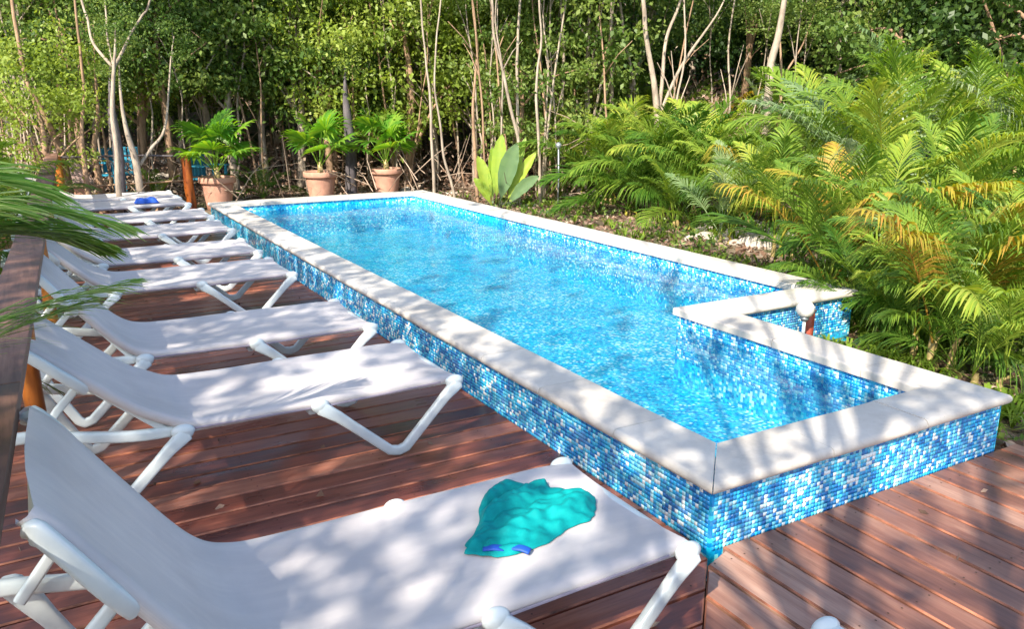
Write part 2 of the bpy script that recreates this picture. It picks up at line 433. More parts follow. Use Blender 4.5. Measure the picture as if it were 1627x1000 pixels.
# shell: outer and inner faces, top ring, floor
bm = bmesh.new()
n = len(OUT); o0 = [bm.verts.new((x, y, -.3)) for x, y in W_OUT]; o1 = [bm.verts.new((x, y, HC - .055)) for x, y in W_OUT]
i1 = [bm.verts.new((x, y, HC - .055)) for x, y in W_IN]; i0 = [bm.verts.new((x, y, FZ)) for x, y in W_IN]
for k in range(n):
    l = (k + 1) % n
    bm.faces.new((o0[k], o0[l], o1[l], o1[k])); bm.faces.new((o1[k], o1[l], i1[l], i1[k])); bm.faces.new((i1[k], i1[l], i0[l], i0[k]))
bm.faces.new(i0)
link('basin', bm_mesh('basin', bm, M['mosaic_in_lit']), pool)
# tiles on the walls: real raised tiles where they can be made out
TP = .0198; TG = .0024; TH = .0028
tv, tf = [], []
def tile_wall(p0, p1, z0, z1, nrm, ymax=6.5):
    p0, p1 = Vector((*p0, 0)), Vector((*p1, 0)); d = p1 - p0; L = d.length; d.normalize(); N = Vector((*nrm, 0))
    ax = 0 if abs(d.x) > .5 else 1; s0 = p0[ax]; s1 = p1[ax]
    lo, hi = min(s0, s1), max(s0, s1)
    K0 = math.ceil((lo + 10.0112) / TP); K1 = math.floor((hi + 10.0112) / TP)
    Z0 = math.ceil((z0 + 10.0112) / TP - .25); Z1 = math.floor((z1 + 10.0112) / TP)
    dd = Vector((1, 0, 0)) if ax == 0 else Vector((0, 1, 0))
    base = Vector((p0.x, p0.y, 0)); base[ax] = 0
    for k in range(K0, K1):
        a = k * TP - 10.0112; b = a + TP
        if ax == 1 and a > ymax: break
        for zz in range(Z0, Z1):
            c = zz * TP - 10.0112; e = c + TP; i = len(tv); h = TH * (1 + random.uniform(-.25, .25)); q = .0012
            for off, ins in ((-.001, 0), (h, q)):
                for (s, z) in ((a + TG / 2 + ins, c + TG / 2 + ins), (b - TG / 2 - ins, c + TG / 2 + ins), (b - TG / 2 - ins, e - TG / 2 - ins), (a + TG / 2 + ins, e - TG / 2 - ins)):
                    v = base + dd * s + N * off; tv.append((v.x, v.y, z))
            tf.extend([(i + 4, i + 5, i + 6, i + 7)] + [(i + m, i + (m + 1) % 4, i + 4 + (m + 1) % 4, i + 4 + m) for m in range(4)])
def NRM(k, sgn):
    a, b = Vector(OUT[k]), Vector(OUT[(k + 1) % len(OUT)]); d = (b - a).normalized(); return (d.y * sgn, -d.x * sgn)
for k in range(len(OUT)):
    l = (k + 1) % len(OUT)
    zlo = -.02
    if k != 4: tile_wall(W_OUT[k], W_OUT[l], zlo, HC - .05, NRM(k, 1))
    if k not in (4,): tile_wall(W_IN[k], W_IN[l], -.08, HC - .05, NRM(k, -1), 7.0)
t = link('mosaic_tile', np_mesh('mosaic_tile', np.array(tv), np.array(tf), M['mosaic']), pool); tag(t, kind='stuff')
# the joints between them
# coping stones: mitred at the corners, bullnosed on the outer edge
def profile():
    pts = []; r = .024; zt = HC; zb = HC - .052
    pts.append((PC, zb)); pts.append((PC, zt - .012))
    for k in range(4): a = R(90 * k / 3); pts.append((PC - .012 + .012 * math.cos(a), zt - .012 + .012 * math.sin(a)))
    for k in range(7): a = R(90 + 180 * k / 6); pts.append((r + r * math.cos(a), (zt + zb) / 2 + .026 * math.sin(a)))
    return pts
PROF = profile()
Cin = inset(OUT, PC)
for k in range(len(OUT)):
    l = (k + 1) % len(OUT)
    a, b = Vector(OUT[k]), Vector(OUT[l]); d = (b - a); L = d.length; d.normalize(); nin = Vector((-d.y, d.x))
    ai, bi = Vector(Cin[k]), Vector(Cin[l])
    sa = (ai - a).dot(d) / PC; sb = (bi - b).dot(d) / PC         # mitre slopes at both ends
    ns = max(2, round(L / .62)); cuts = [0] + [L * (i / ns) + random.uniform(-.03, .03) for i in range(1, ns)] + [L]
    for i in range(ns):
        bm = bmesh.new(); rings = []; s0, s1 = cuts[i], cuts[i + 1]; g0 = .0026
        nseg = 3; dz = random.uniform(-.0012, .0012)
        for q in range(nseg + 1):
            ring = []
            for (t_, z) in PROF:
                e0 = s0 + (sa * t_ if i == 0 else 0) + g0; e1 = s1 + (sb * t_ if i == ns - 1 else 0) - g0
                s = e0 + (e1 - e0) * q / nseg
                jit = .0022 * noise.noise(Vector((s * 7 + k * 9, z * 30, t_ * 9)))
                P = a + d * s + nin * (t_ + jit)
                ring.append(bm.verts.new((P.x, P.y, z + dz + jit * .6)))
            rings.append(ring)
        m_ = len(PROF)
        for q in range(nseg):
            for j in range(m_): bm.faces.new((rings[q][j], rings[q][(j + 1) % m_], rings[q + 1][(j + 1) % m_], rings[q + 1][j]))
        bm.faces.new(rings[0]); bm.faces.new(rings[-1][::-1])
        link('coping_stone', bm_mesh('coping_stone', bm, M['stone'], True, 40), pool)
# drain / skimmer light on the inner wall
# water
wz = .165
bm = bmesh.new(); wi = inset(OUT, PC - .021)
f = bm.faces.new([bm.verts.new((x, y, wz)) for x, y in wi])
me = bm_mesh('water', bm, M['water'])
wo = link('water', me); tag(wo, kind='structure')

# ------------------------------------------------------------------ deck
deck = empty('deck', (0, 0, 0)); tag(deck, kind='structure')
def plank(poly, mat, parent=deck, z1=0.0, th=.032):
    cx = sum(p[0] for p in poly) / len(poly); cy = sum(p[1] for p in poly) / len(poly)
    bm = bmesh.new(); prism(bm, [(x - cx, y - cy) for x, y in poly], -th, 0); 
    bmesh.ops.bevel(bm, geom=[e for e in bm.edges if e.verts[0].co.z > -.001 and e.verts[1].co.z > -.001], offset=.006, segments=1, affect='EDGES')
    dz = random.uniform(-.0015, .0015)
    me = bm_mesh('plank', bm, mat); me.materials.append(M['plank_edge'])
    for p in me.polygons:
        if .3 < p.normal.z < .95: p.material_index = 1
    return link('plank', me, parent, (cx, cy, z1 + dz), (random.uniform(-.004, .004) * 0, 0, 0))
pit, gap = .1475, .012
y = 0.0
# boards beside the pool, running across the deck
yy = -3.4
while yy < 12.1:
    y0, y1 = yy, yy + pit - gap
    xr0 = -.004 if y0 >= .0 else (y0 - .004); xr1 = -.004 if y1 > 0 else (y1 - .004)
    if y0 >= -.001:
        xr0 = xr1 = W_OUT[0][0] - .008
    if xr0 > DX0 + .1:
        if random.random() < .12 and xr0 > -.8:
            xm = random.choice((-1.9, -1.35, -.85)); 
            plank([(DX0, y0), (xm - .003, y0), (xm - .003, y1), (DX0, y1)], M['plank_x'])
            plank([(xm, y0), (xr0, y0), (xr1, y1), (xm, y1)], M['plank_x'])
        else:
            plank([(DX0, y0), (xr0, y0), (xr1, y1), (DX0, y1)], M['plank_x'])
    yy += pit
# boards in front of the pool, running along it and mitred against the others
xx = -2.7
while xx < DX1 - .02:
    x0, x1 = xx, xx + pit - gap
    yt0 = W_OUT[0][1] - .008 if x0 > 0.0 else x0 - .002; yt1 = W_OUT[0][1] - .008 if x1 > .03 else x1 - .002
    if x0 < 0 and x1 > .03: yt1 = .0
    plank([(x0, -3.4), (x1, -3.4), (x1, yt1), (x0, yt0)], M['plank_y'])
    xx += pit
# screw heads where the boards cross the joists
sv = []; sf = []
def screw(x, y):
    i = len(sv); sv.extend([(x + .0042 * math.cos(a * math.pi / 3), y + .0042 * math.sin(a * math.pi / 3), .0022) for a in range(6)]); sf.append(tuple(range(i, i + 6)))
yy = -3.4
while yy < 8:
    for xj in (-2.6, -2.0, -1.4, -.8, -.2):
        for o_ in (.03, pit - gap - .03):
            if yy + o_ > 0 or xj < yy + o_ - .03: screw(xj + random.uniform(-.006, .006), yy + o_ + random.uniform(-.004, .004))
    yy += pit
xx = -2.7
while xx < DX1 - .1:
    for yj in (-3.0, -2.4, -1.8, -1.2, -.6, -.06):
        for o_ in (.03, pit - gap - .03):
            if yj < xx + o_ - .03: screw(xx + o_ + random.uniform(-.004, .004), yj + random.uniform(-.006, .006))
    xx += pit
scr = link('screw', np_mesh('screw', np.array(sv), np.array(sf), M['joist']), deck); tag(scr, kind='stuff')
for xj in (-2.6, -2.0, -1.4, -.8, -.2):
    bm = bmesh.new(); box(bm, xj - .025, xj + .025, -3.3, 12.0, -.2, -.036); link('joist', bm_mesh('joist', bm, M['joist']), deck)
for yj in (-3.0, -2.4, -1.8, -1.2, -.6, -.06):
    bm = bmesh.new(); box(bm, .05, DX1 - .05, yj - .025, yj + .025, -.2, -.036); link('joist', bm_mesh('joist', bm, M['joist']), deck)
bm = bmesh.new(); box(bm, DX1 - .04, DX1 - .012, -3.4, -.0, -.2, -.037); link('edge_board', bm_mesh('edge_board', bm, M['plank_y']), deck)

# ------------------------------------------------------------------ railing
def rail_x(y): return -2.335 + .0428 * (y + .27)
rl = empty('deck_railing', (rail_x(4), 4, 0))
tag(rl, 'timber railing with broad plank top and orange log posts along the deck edge', 'railing')
def local(o, P): return tuple(Vector(P) - o.location)
ys = [-3.0, .55, 3.3, 6.1, 8.9, 12.0]
for a, b in zip(ys[:-1], ys[1:]):
    bm = bmesh.new(); hw = .078; nn = 6
    P0 = Vector((rail_x(a) + 0, a + .003, 0)); 
    rings = []
    for k in range(nn + 1):
        yk = a + .003 + (b - a - .006) * k / nn; xk = rail_x(yk)
        wv = .006 * noise.noise(Vector((yk * 2, 1, 0)))
        rings.append([bm.verts.new(local(rl, (xk + s * hw + wv, yk, z))) for s, z in ((-1, .905), (1, .905), (1, .95), (-1, .95))])
    for k in range(nn):
        for j in range(4): bm.faces.new((rings[k][j], rings[k][(j + 1) % 4], rings[k + 1][(j + 1) % 4], rings[k + 1][j]))
    bm.faces.new(rings[0][::-1]); bm.faces.new(rings[-1])
    bevel(bm, .006, 2)
    link('top_board', bm_mesh('top_board', bm, M['rail'], True, 35), rl)
def log_post(P, top, r, parent, lx=(0, 0)):
    bm = bmesh.new(); pts = []; rr = []
    for k in range(9):
        z = -.2 + (top + .2) * k / 8
        pts.append(local(parent, (P[0] + lx[0] * k / 8 + .012 * noise.noise(Vector((z * 4, P[1], 0))), P[1] + lx[1] * k / 8, z))); rr.append(r * (1 + .16 * noise.noise(Vector((z * 5, P[1], 4)))))
    tube(bm, pts, rr, 12); return link('post', bm_mesh('post', bm, M['log'], True, 50), parent)
for yp in (-1.2, 1.75, 4.3, 6.8, 9.4): log_post((rail_x(yp) + .02, yp), .903, .040, rl)
log_post((.07, 12.0), .86, .075, rl, (-.03, 0))
log_post((-1.75, 12.02), .9, .055, rl)
bm = bmesh.new(); tube(bm, [local(rl, p) for p in smooth_path([(-1.8, 12.0, .885), (-1.2, 12.0, .88), (-.6, 12.0, .875), (.0, 12.0, .84)])], .016, 8)
link('cross_rail', bm_mesh('cross_rail', bm, M['bark_dark'], True), rl)
bm = bmesh.new(); tube(bm, [local(rl, p) for p in smooth_path([(-1.8, 12.0, .45), (-1.2, 12.0, .44), (-.6, 12.0, .45), (.0, 12.0, .46)])], .016, 8)
link('cross_rail', bm_mesh('cross_rail', bm, M['bark_tan'], True), rl)

# ------------------------------------------------------------------ sun loungers
# local axes: +x towards the foot, origin under the hinge, y across
HW = .335                                    # half width to the centre of a side rail
ZS = .335
def lounger_parts(ang):
    parts = []
    L = 1.40
    # sling: one tensioned sheet from foot to head, rolled round the rails and bent at the hinge
    ca, sa = math.cos(ang), math.sin(ang); BL = .70; zt = ZS + .031
    cl_ = [Vector((L - .022, 0, zt)), Vector((.9, 0, zt)), Vector((.45, 0, zt)), Vector((.19, 0, zt)), Vector((.075, 0, zt + .012)), Vector((-.01, 0, zt + .050)), Vector((-.17 * ca, 0, zt + .17 * sa + .006)), Vector((-.40 * ca, 0, zt + .40 * sa)), Vector((-BL * ca, 0, zt + BL * sa))]
    path = smooth_path(cl_, 9); nu = len(path) - 1; nv = 30; V = []; F = []; hw = HW + .012
    prof = []
    for j in range(nv + 1):
        t = j / nv * 2 - 1
        if abs(t) > .8:
            a_ = (abs(t) - .8) / .2 * R(215)
            prof.append((math.copysign(hw + .024 * math.sin(a_), t), -.024 + .024 * math.cos(a_)))
        else: prof.append((t / .8 * hw, -.020 * (1 - (t / .8) ** 2)))
    for i, p in enumerate(path):
        tg = (path[max(i - 1, 0)] - path[min(i + 1, nu)]).normalized(); up = Vector((-tg.z, 0, tg.x))
        u = i / nu; e = min(i, nu - i); tuck = -.012 * (1 - e / 3) ** 2 if e < 3 else 0
        cr = 1 - .05 * (1 - e / 4) ** 2 if e < 4 else 1
        for (yv, zv) in prof:
            w_ = .003 * noise.noise(Vector((p.x * 5, yv * 7, p.z * 5)))
            q = p + up * (zv + tuck + w_); V.append((q.x, yv * cr, q.z))
    for i in range(nu):
        for j in range(nv):
            k = i * (nv + 1) + j; F.append((k, k + nv + 1, k + nv + 2, k + 1))
    parts.append(('sling', np_mesh('sling', np.array(V), np.array(F), M['sling'], smooth=True), (0, 0, 0), (0, 0, 0), None))
    # side rails with upswept tail
    tail = smooth_path([(L - .02, 0, ZS), (.9, 0, ZS), (.3, 0, ZS), (.03, 0, ZS), (-.16, 0, ZS + .008), (-.36, 0, ZS + .045), (-.56, 0, ZS + .085), (-.70, 0, ZS + .075)], 4)
    for s in (-1, 1):
        bm = bmesh.new(); sweep(bm, [p + Vector((0, s * (HW + .004), 0)) for p in tail], .034, [.036 if p.x > 0 else .05 for p in tail])
        parts.append(('side_rail', bm_mesh('side_rail', bm, M['resin'], True, 60), (0, 0, 0), (0, 0, 0), None))
    # V legs: knuckles clasp the rail
    def vleg(xa, xb, xc, za, zb, s, name):
        yo = s * (HW + .047)
        A_ = Vector((xa, yo, za)); C_ = Vector((xc, yo + s * .006, .0)); B_ = Vector((xb, yo, zb))
        def ln(P, Q, t): return P.lerp(Q, t)
        pts = [A_ + Vector((0, -s * .010, .014)), A_ + Vector((0, 0, -.012))] + [ln(A_, C_, t) for t in (.2, .35, .5, .65, .78)]
        a0 = ln(A_, C_, .88); b0 = ln(B_, C_, .88); mid = Vector((xc, yo + s * .006, .030))
        pts += [a0, (a0 * .25 + mid * .75 + (a0 - mid) * .22), mid, (b0 * .25 + mid * .75 + (b0 - mid) * .22), b0]
        pts += [ln(B_, C_, t) for t in (.78, .65, .5, .35, .2)] + [B_ + Vector((0, 0, -.012)), B_ + Vector((0, -s * .010, .014))]
        ws, hs = [], []
        for p in pts:
            k = min(1, max(0, (p.z - .2) / (ZS - .2))); k = k * k
            ws.append(.034 + .008 * k); hs.append(.050 + .022 * k)
        hs[0] *= .55; hs[-1] *= .55; ws[0] *= .6; ws[-1] *= .6
        bm = bmesh.new(); sweep(bm, pts, ws, hs, n=16, e=.5)
        parts.append((name, bm_mesh(name, bm, M['resin'], True, 60), (0, 0, 0), (0, 0, 0), None))
    for s in (-1, 1):
        vleg(L - .035, .655, 1.03, ZS, ZS, s, 'leg')
        vleg(.04, -.52, -.30, ZS, ZS + .075, s, 'leg')
        # flared corner shells and joint caps
        for (xc, zc, rx) in ((L - .045, ZS + .001, .050), (.65, ZS + .0, .044), (.035, ZS + .0, .050)):
            bm = bmesh.new(); bmesh.ops.create_uvsphere(bm, u_segments=16, v_segments=10, radius=1)
            for v in bm.verts:
                v.co = Vector((xc + rx * v.co.x, s * (HW + .036) + .028 * v.co.y, zc + (.031 if v.co.z > 0 else .042) * v.co.z + .002))
            parts.append(('joint_cap', bm_mesh('joint_cap', bm, M['resin'], True), (0, 0, 0), (0, 0, 0), None))
    for (xb_, zb_) in ((L - .03, ZS - .012), (.62, ZS - .035), (.0, ZS - .02), (-.69, ZS + .075)):
        bm = bmesh.new(); sweep(bm, [(xb_, -HW, zb_), (xb_, 0, zb_), (xb_, HW, zb_)], .04, .03, side=Vector((1, 0, 0)))
        parts.append(('cross_bar', bm_mesh('cross_bar', bm, M['resin'], True, 60), (0, 0, 0), (0, 0, 0), None))
    # back frame (moves with the backrest) and its prop
    def B(d, y, h): return (-d * ca - h * sa * -1 * 0 - .0, y, ZS + d * sa) if h == 0 else (-d * ca - h * sa, y, ZS + d * sa - h * ca)
    for s in (-1, 1):
        bm = bmesh.new(); sweep(bm, [B(d, s * (HW - .005), .012) for d in (-.0, .2, .45, .6, .685)], .036, .034)
        parts.append(('back_rail', bm_mesh('back_rail', bm, M['resin'], True, 60), (0, 0, 0), (0, 0, 0), None))
    bm = bmesh.new(); sweep(bm, [B(.665, y_, .034) for y_ in (-HW, 0, HW)], .04, .034, side=Vector((ca, 0, sa)))
    parts.append(('head_bar', bm_mesh('head_bar', bm, M['resin'], True, 60), (0, 0, 0), (0, 0, 0), None))
    for s in (-1, 1):
        bm = bmesh.new(); sweep(bm, smooth_path([B(.69, s * (HW + .005), .030), B(.695, s * (HW + .036), .016), B(.62, s * (HW + .052), .012), B(.52, s * (HW + .050), .016), B(.44, s * (HW + .030), .022), B(.40, s * (HW + .010), .026)], 4), .034, .044)
        parts.append(('head_bow', bm_mesh('head_bow', bm, M['resin'], True, 60), (0, 0, 0), (0, 0, 0), None))
    p0 = B(.42, 0, .03); 
    for s in (-1, 1):
        bm = bmesh.new(); sweep(bm, [(p0[0], s * (HW - .05), p0[2]), ((p0[0] - .52) / 2, s * (HW - .05), (p0[2] + ZS + .06) / 2), (-.50, s * (HW - .05), ZS + .055)], .022, .034)
        parts.append(('back_prop', bm_mesh('back_prop', bm, M['resin'], True, 60), (0, 0, 0), (0, 0, 0), None))
    # hem seam along the near side
    for s in (-1, 1):
        bm = bmesh.new(); sweep(bm, [(.06, s * (HW + .0335), ZS + .006), (.7, s * (HW + .034), ZS - .006), (L - .12, s * (HW + .0335), ZS + .006)], .004, .010)
        parts.append(('hem', bm_mesh('hem', bm, M['seam'], True, 60), (0, 0, 0), (0, 0, 0), None))
    return parts
GL = 'sun loungers in a row between railing and pool'
LG = [  # hinge x, centre y, turn, back angle, label
 (-1.80, .015, 0.0, 56, 'white sun lounger nearest the camera, turquoise cloth lying on its foot end'),
 (-1.725, 1.87, 0.4, 42, 'white sun lounger second from the camera, large patches of sun on its seat'),
 (-1.735, 3.06, -0.3, 52, 'shaded white sun lounger directly beyond the one with sun patches'),
 (-1.73, 4.87, 0.6, 45, 'fourth sun lounger from the camera, its foot legs standing clear against dark deck boards'),
 (-1.72, 6.05, 0.0, 44, 'fifth sun lounger from the camera, close behind the fourth one'),
 (-1.66, 7.50, 0.8, 46, 'sixth sun lounger from the camera, small V-shaped legs catching the sun'),
 (-1.64, 8.75, -0.8, 40, 'seventh sun lounger from the camera, just before the blue towel lounger'),
 (-1.68, 10.15, 0.4, 30, 'small distant sun lounger with a royal blue towel on its seat'),
 (-1.68, 11.15, 0.0, 34, 'farthest sun lounger, beside the orange log post at the back'),
]
cache = {}
lounger_objs = []
for (hx, cy, tz, ang, lab) in LG:
    root = empty('sun_lounger', (hx, cy, 0), R(tz)); tag(root, lab, 'sun lounger', GL)
    if ang not in cache: cache[ang] = lounger_parts(R(ang))
    for (nm, me, loc, rot, _) in cache[ang]: link(nm, me, root, loc, rot)
    lounger_objs.append(root)
# the next one in the row towards the photographer: only its foot corner reaches into the picture
root = empty('sun_lounger', (-1.745, -1.222, 0), 0); tag(root, 'sun lounger at the bottom edge, only the tip of its white foot corner showing', 'sun lounger', GL)
for (nm, me, loc, rot, _) in cache[42]: link(nm, me, root, loc, rot)

# ------------------------------------------------------------------ turquoise cloth
outl = [(737, 872), (744, 852), (759, 830), (762, 798), (773, 780), (800, 761), (838, 764), (867, 762), (876, 770), (901, 774), (942, 785), (947, 804), (939, 818), (907, 831), (880, 850), (842, 866), (806, 876), (770, 876)]
zc0 = ZS + .016
PO = [onZ(x, y, zc0 + .02) for x, y in outl]; cen = sum(PO, Vector()) / len(PO)
fa = (PO[11] - PO[0]); fa.z = 0; fa.normalize(); fb = Vector((-fa.y, fa.x, 0))
def cloth_h(x, y):
    d = Vector((x, y, 0)) - PO[0]; u = d.dot(fa); v = d.dot(fb)
    wr = .05 * noise.noise(Vector((u * 5, v * 5, 1))) + .02 * noise.noise(Vector((u * 14, v * 14, 3)))
    fan = v / (.18 + .9 * max(.02, u)) + wr * 2.2               # folds spread from the gathered corner
    r1 = .5 + .5 * math.sin(fan * 17 + 1.0 + 9 * wr); r2 = .5 + .5 * math.sin(fan * 41 + 30 * wr)
    r3 = .5 + noise.noise(Vector((u * 22 + 3, v * 30, 7)))
    amp = .6 + .9 * max(0, noise.noise(Vector((u * 6, v * 6, 12))) + .3)
    return .010 + amp * (.022 * r1 + .008 * r2) + .016 * r3 + .012 * max(0, noise.noise(Vector((u * 5, v * 6, 2))) + .2)
V = []; F = []; nr, na = 60, 96
dense = [Vector(p) for p in smooth_path(PO + [PO[0]], 12)][:-1]
na = len(dense)
V.append((cen.x, cen.y, zc0 + cloth_h(cen.x, cen.y)))
for i in range(1, nr + 1):
    t = i / nr
    for k in range(na):
        p = cen.lerp(dense[k], t + .05 * t * noise.noise(Vector((k * .16, 0, 9))))
        e = min(1, (1 - t) * 6); e = e * e * (3 - 2 * e)
        h = cloth_h(p.x, p.y) * (.28 + .72 * e)
        if i == nr: h = .001
        V.append((p.x, p.y, zc0 + h))
for k in range(na): F.append((0, 1 + k, 1 + (k + 1) % na, 1 + (k + 1) % na))
tri = [f[:3] for f in F]; quads = []
for i in range(nr - 1):
    for k in range(na):
        a = 1 + i * na + k; b = 1 + i * na + (k + 1) % na; quads.append((a, b, b + na, a + na))
bm = bmesh.new(); bv = [bm.verts.new(Vector(v) - Vector((cen.x, cen.y, zc0))) for v in V]
for f in tri: bm.faces.new([bv[i] for i in f])
for f in quads: bm.faces.new([bv[i] for i in f])
cl = empty('cloth', (cen.x, cen.y, zc0)); tag(cl, 'crumpled turquoise cloth with royal blue trim lying on the nearest sun lounger', 'cloth')
link('fabric', bm_mesh('fabric', bm, M['cloth'], True), cl)
for (a, b) in (((768, 872), (800, 873)), ((808, 870), (842, 877))):
    A = onZ(*a, zc0 + .012) - cl.location; Bq = onZ(*b, zc0 + .012) - cl.location
    bm = bmesh.new(); mid = (A + Bq) / 2 + Vector((.004, -.006, .006))
    sweep(bm, smooth_path([A, mid, Bq], 5),   .034, .012, side=Vector((0, 0, 1)).cross(Bq - A).normalized(), n=10, e=.9)
    link('blue_trim', bm_mesh('blue_trim', bm, M['cloth_blue'], True), cl)
# blue towel on the eighth lounger
bt = empty('towel', (-.80, 10.13, ZS + .018)); tag(bt, 'royal blue towel bundled on a distant white sun lounger', 'towel')
bm = bmesh.new(); bmesh.ops.create_grid(bm, x_segments=30, y_segments=20, size=1)
for v in bm.verts:
    x, y = v.co.x, v.co.y; e = min(1, (1 - abs(x)) * 4) * min(1, (1 - abs(y)) * 4)
    v.co = Vector((x * .15, y * .09 + .02 * math.sin(x * 5), e * (.055 + .03 * noise.noise(Vector((x * 3, y * 3, 1)))) + .003))
link('bundle', bm_mesh('bundle', bm, M['blue_towel'], True), bt)

# ------------------------------------------------------------------ globe lamp, red post, garden light
gp = onZ(1274, 530, .1); gp = Vector((2.37, 1.63, 0))
gl = empty('globe_lamp', (gp.x, gp.y, -.1)); tag(gl, 'small milky globe lamp on a thin white stake behind the pool corner', 'lamp')
bm = bmesh.new(); bmesh.ops.create_uvsphere(bm, u_segments=24, v_segments=16, radius=.062)
for v in bm.verts: v.co.z += .44
link('globe', bm_mesh('globe', bm, M['globe'], True), gl)
bm = bmesh.new(); tube(bm, [(0, 0, -.1), (0, 0, .2), (0, 0, .385)], [.012, .012, .012], 10); link('stake', bm_mesh('stake', bm, M['resin'], True), gl)
bm = bmesh.new(); tube(bm, [(0, 0, .355), (0, 0, .37), (0, 0, .388)], [.018, .03, .028], 14); link('collar', bm_mesh('collar', bm, M['metal'], True), gl)
rp = empty('stub_post', (2.50, 1.70, -.08)); tag(rp, 'short red-brown wooden post beside the globe lamp', 'post')
bm = bmesh.new(); tube(bm, [(0, 0, -.1), (0, 0, .2), (.004, 0, .36), (.006, 0, .372)], [.04, .039, .037, .03], 12)
link('shaft', bm_mesh('shaft', bm, M['redwood'], True, 50), rp)
bm = bmesh.new(); tube(bm, [(.006, 0, .372), (.006, 0, .385), (.006, 0, .39)], [.043, .043, .03], 12); link('cap', bm_mesh('cap', bm, M['bark_dark'], True, 50), rp)
q = onD(886, 340, 13.2)
gd = empty('garden_light', (q.x, q.y, ground_z(q.x, q.y))); tag(gd, 'slim grey garden light on a thin pole beyond the far pool edge', 'lamp')
bm = bmesh.new(); tube(bm, [(0, 0, -.1), (.01, 0, .5), (.0, 0, 1.0)], .013, 10); link('pole', bm_mesh('pole', bm, M['metal'], True), gd)
bm = bmesh.new(); tube(bm, [(0, 0, .98), (0, 0, 1.02), (0, 0, 1.05), (0, 0, 1.08)], [.02, .05, .048, .015], 16); link('lamp_head', bm_mesh('lamp_head', bm, M['metal'], True, 45), gd)

# ------------------------------------------------------------------ palm fronds
def frond(curve, nl, llen, lw, mat_i, sweep_ang=R(48), droop=.25, tipf=.35, seed=0, rach=.010, start=.12, v_up=.35):
    """one pinnate frond along a curve: leaflets each two quads folded at the midrib; returns verts, faces, attr"""
    rg = random.Random(seed)
    C = smooth_path(curve, 8); n = len(C)
    def at(t):
        f = t * (n - 1); i = min(int(f), n - 2); return C[i].lerp(C[i + 1], f - i), (C[min(i + 1, n - 1)] - C[max(i - 1, 0)] if i else C[1] - C[0]).normalized()
    V, F, A = [], [], []
    for k in range(nl):
        t = start + (1 - start) * (k + .5) / nl
        p, tg = at(t)
        side = tg.cross(Vector((0, 0, 1)));
        side = side.normalized() if side.length > .05 else Vector((0, 1, 0)); up = side.cross(tg).normalized()
        prof = (math.sin(math.pi * min(1, (t - start) / (1 - start) * .82 + .16)) ** .6) * (1 - tipf * max(0, t - .6) / .4)
        for s in (-1, 1):
            if rg.random() < .04: continue
            L = llen * prof * rg.uniform(.85, 1.1); sa = sweep_ang * (1.15 - .75 * t) + rg.uniform(-.12, .12)
            d = (tg * math.cos(sa) + side * s * math.sin(sa) + up * (v_up + rg.uniform(-.15, .12))).normalized()
            wd = d.cross(up).normalized() * (lw / 2) * rg.uniform(.8, 1.15); a = rg.random()
            dn = Vector((0, 0, -1))
            pts = [p, p + d * L * .38 + dn * L * droop * .10, p + d * L * .72 + dn * L * droop * .45, p + d * L * .96 + dn * L * droop * 1.0]
            fold = up * lw * .18
            i = len(V)
            V.extend([pts[0] - wd * .4, pts[0] + wd * .4, pts[1] - wd - fold, pts[1] + wd + fold, pts[2] - wd * .8 - fold, pts[2] + wd * .8 + fold, pts[3] - wd * .08, pts[3] + wd * .08])
            F.extend([(i, i + 1, i + 3, i + 2), (i + 2, i + 3, i + 5, i + 4), (i + 4, i + 5, i + 7, i + 6)]); A.extend([a] * 3)
    # rachis
    m = 4; i0 = len(V)
    for j, p in enumerate(C):
        tg = (C[min(j + 1, n - 1)] - C[max(j - 1, 0)]).normalized(); sd = tg.cross(Vector((.01, .02, 1))).normalized(); up = sd.cross(tg)
        r = rach * (1 - .85 * j / (n - 1))
        for q in range(m):
            th = 2 * math.pi * q / m; V.append(p + sd * r * math.cos(th) + up * r * math.sin(th))
    for j in range(n - 1):
        for q in range(m):
            F.append((i0 + j * m + q, i0 + j * m + (q + 1) % m, i0 + (j + 1) * m + (q + 1) % m, i0 + (j + 1) * m + q)); A.append(.85)
    return np.array([tuple(v) for v in V]), np.array(F), np.array(A)
FR = {}
def frond_set(key, mat, k=8, spread=36):
    out = []
    for i in range(k):
        rg = random.Random(hash(key) % 1000 + i if False else i * 17 + len(key))
        t = i / (k - 1); el = R(89 - spread * t); bend = R((62 if spread > 50 else 42) + 55 * rg.random())
        pts = []; p = Vector((0, 0, 0)); ang = el; N = 8
        for s in range(N + 1):
            pts.append(p.copy()); p = p + Vector((math.cos(ang), .03 * math.sin(i * 2 + s), math.sin(ang))) * (1 / N); ang -= bend / N * (.4 + 1.2 * s / N)
        v, f, a = frond(pts, 40, .34, .0115, 0, R(54), .30 + .4 * rg.random(), .35, i * 7 + 3, .007, .30, .18 + .25 * rg.random())
        out.append(np_mesh('frond', v, f, M[mat], a))
    FR[key] = out
frond_set('green', 'palm'); frond_set('dark', 'palm_dark', 8, 62); frond_set('orange', 'palm_orange', 4); frond_set('blue', 'palm_blue', 5)
def stem_mesh(h, r, mat, seed):
    rg = random.Random(seed); bm = bmesh.new()
    pts = smooth_path([(0, 0, -.08), (rg.uniform(-.03, .03), rg.uniform(-.03, .03), h * .5), (rg.uniform(-.05, .05), rg.uniform(-.05, .05), h)], 6)
    rr = [r * (1.1 - .35 * k / len(pts)) * (1.12 if k % 3 == 0 else 1) for k in range(len(pts))]
    tube(bm, pts, rr, 8); return bm_mesh('stem', bm, M[mat], True, 60)
STEMS = [stem_mesh(1.0, .022, 'petiole_o', 1), stem_mesh(1.0, .02, 'petiole', 2), stem_mesh(1.0, .024, 'petiole_o', 3)]
GP = 'feathery palms planted along the right of the pool'
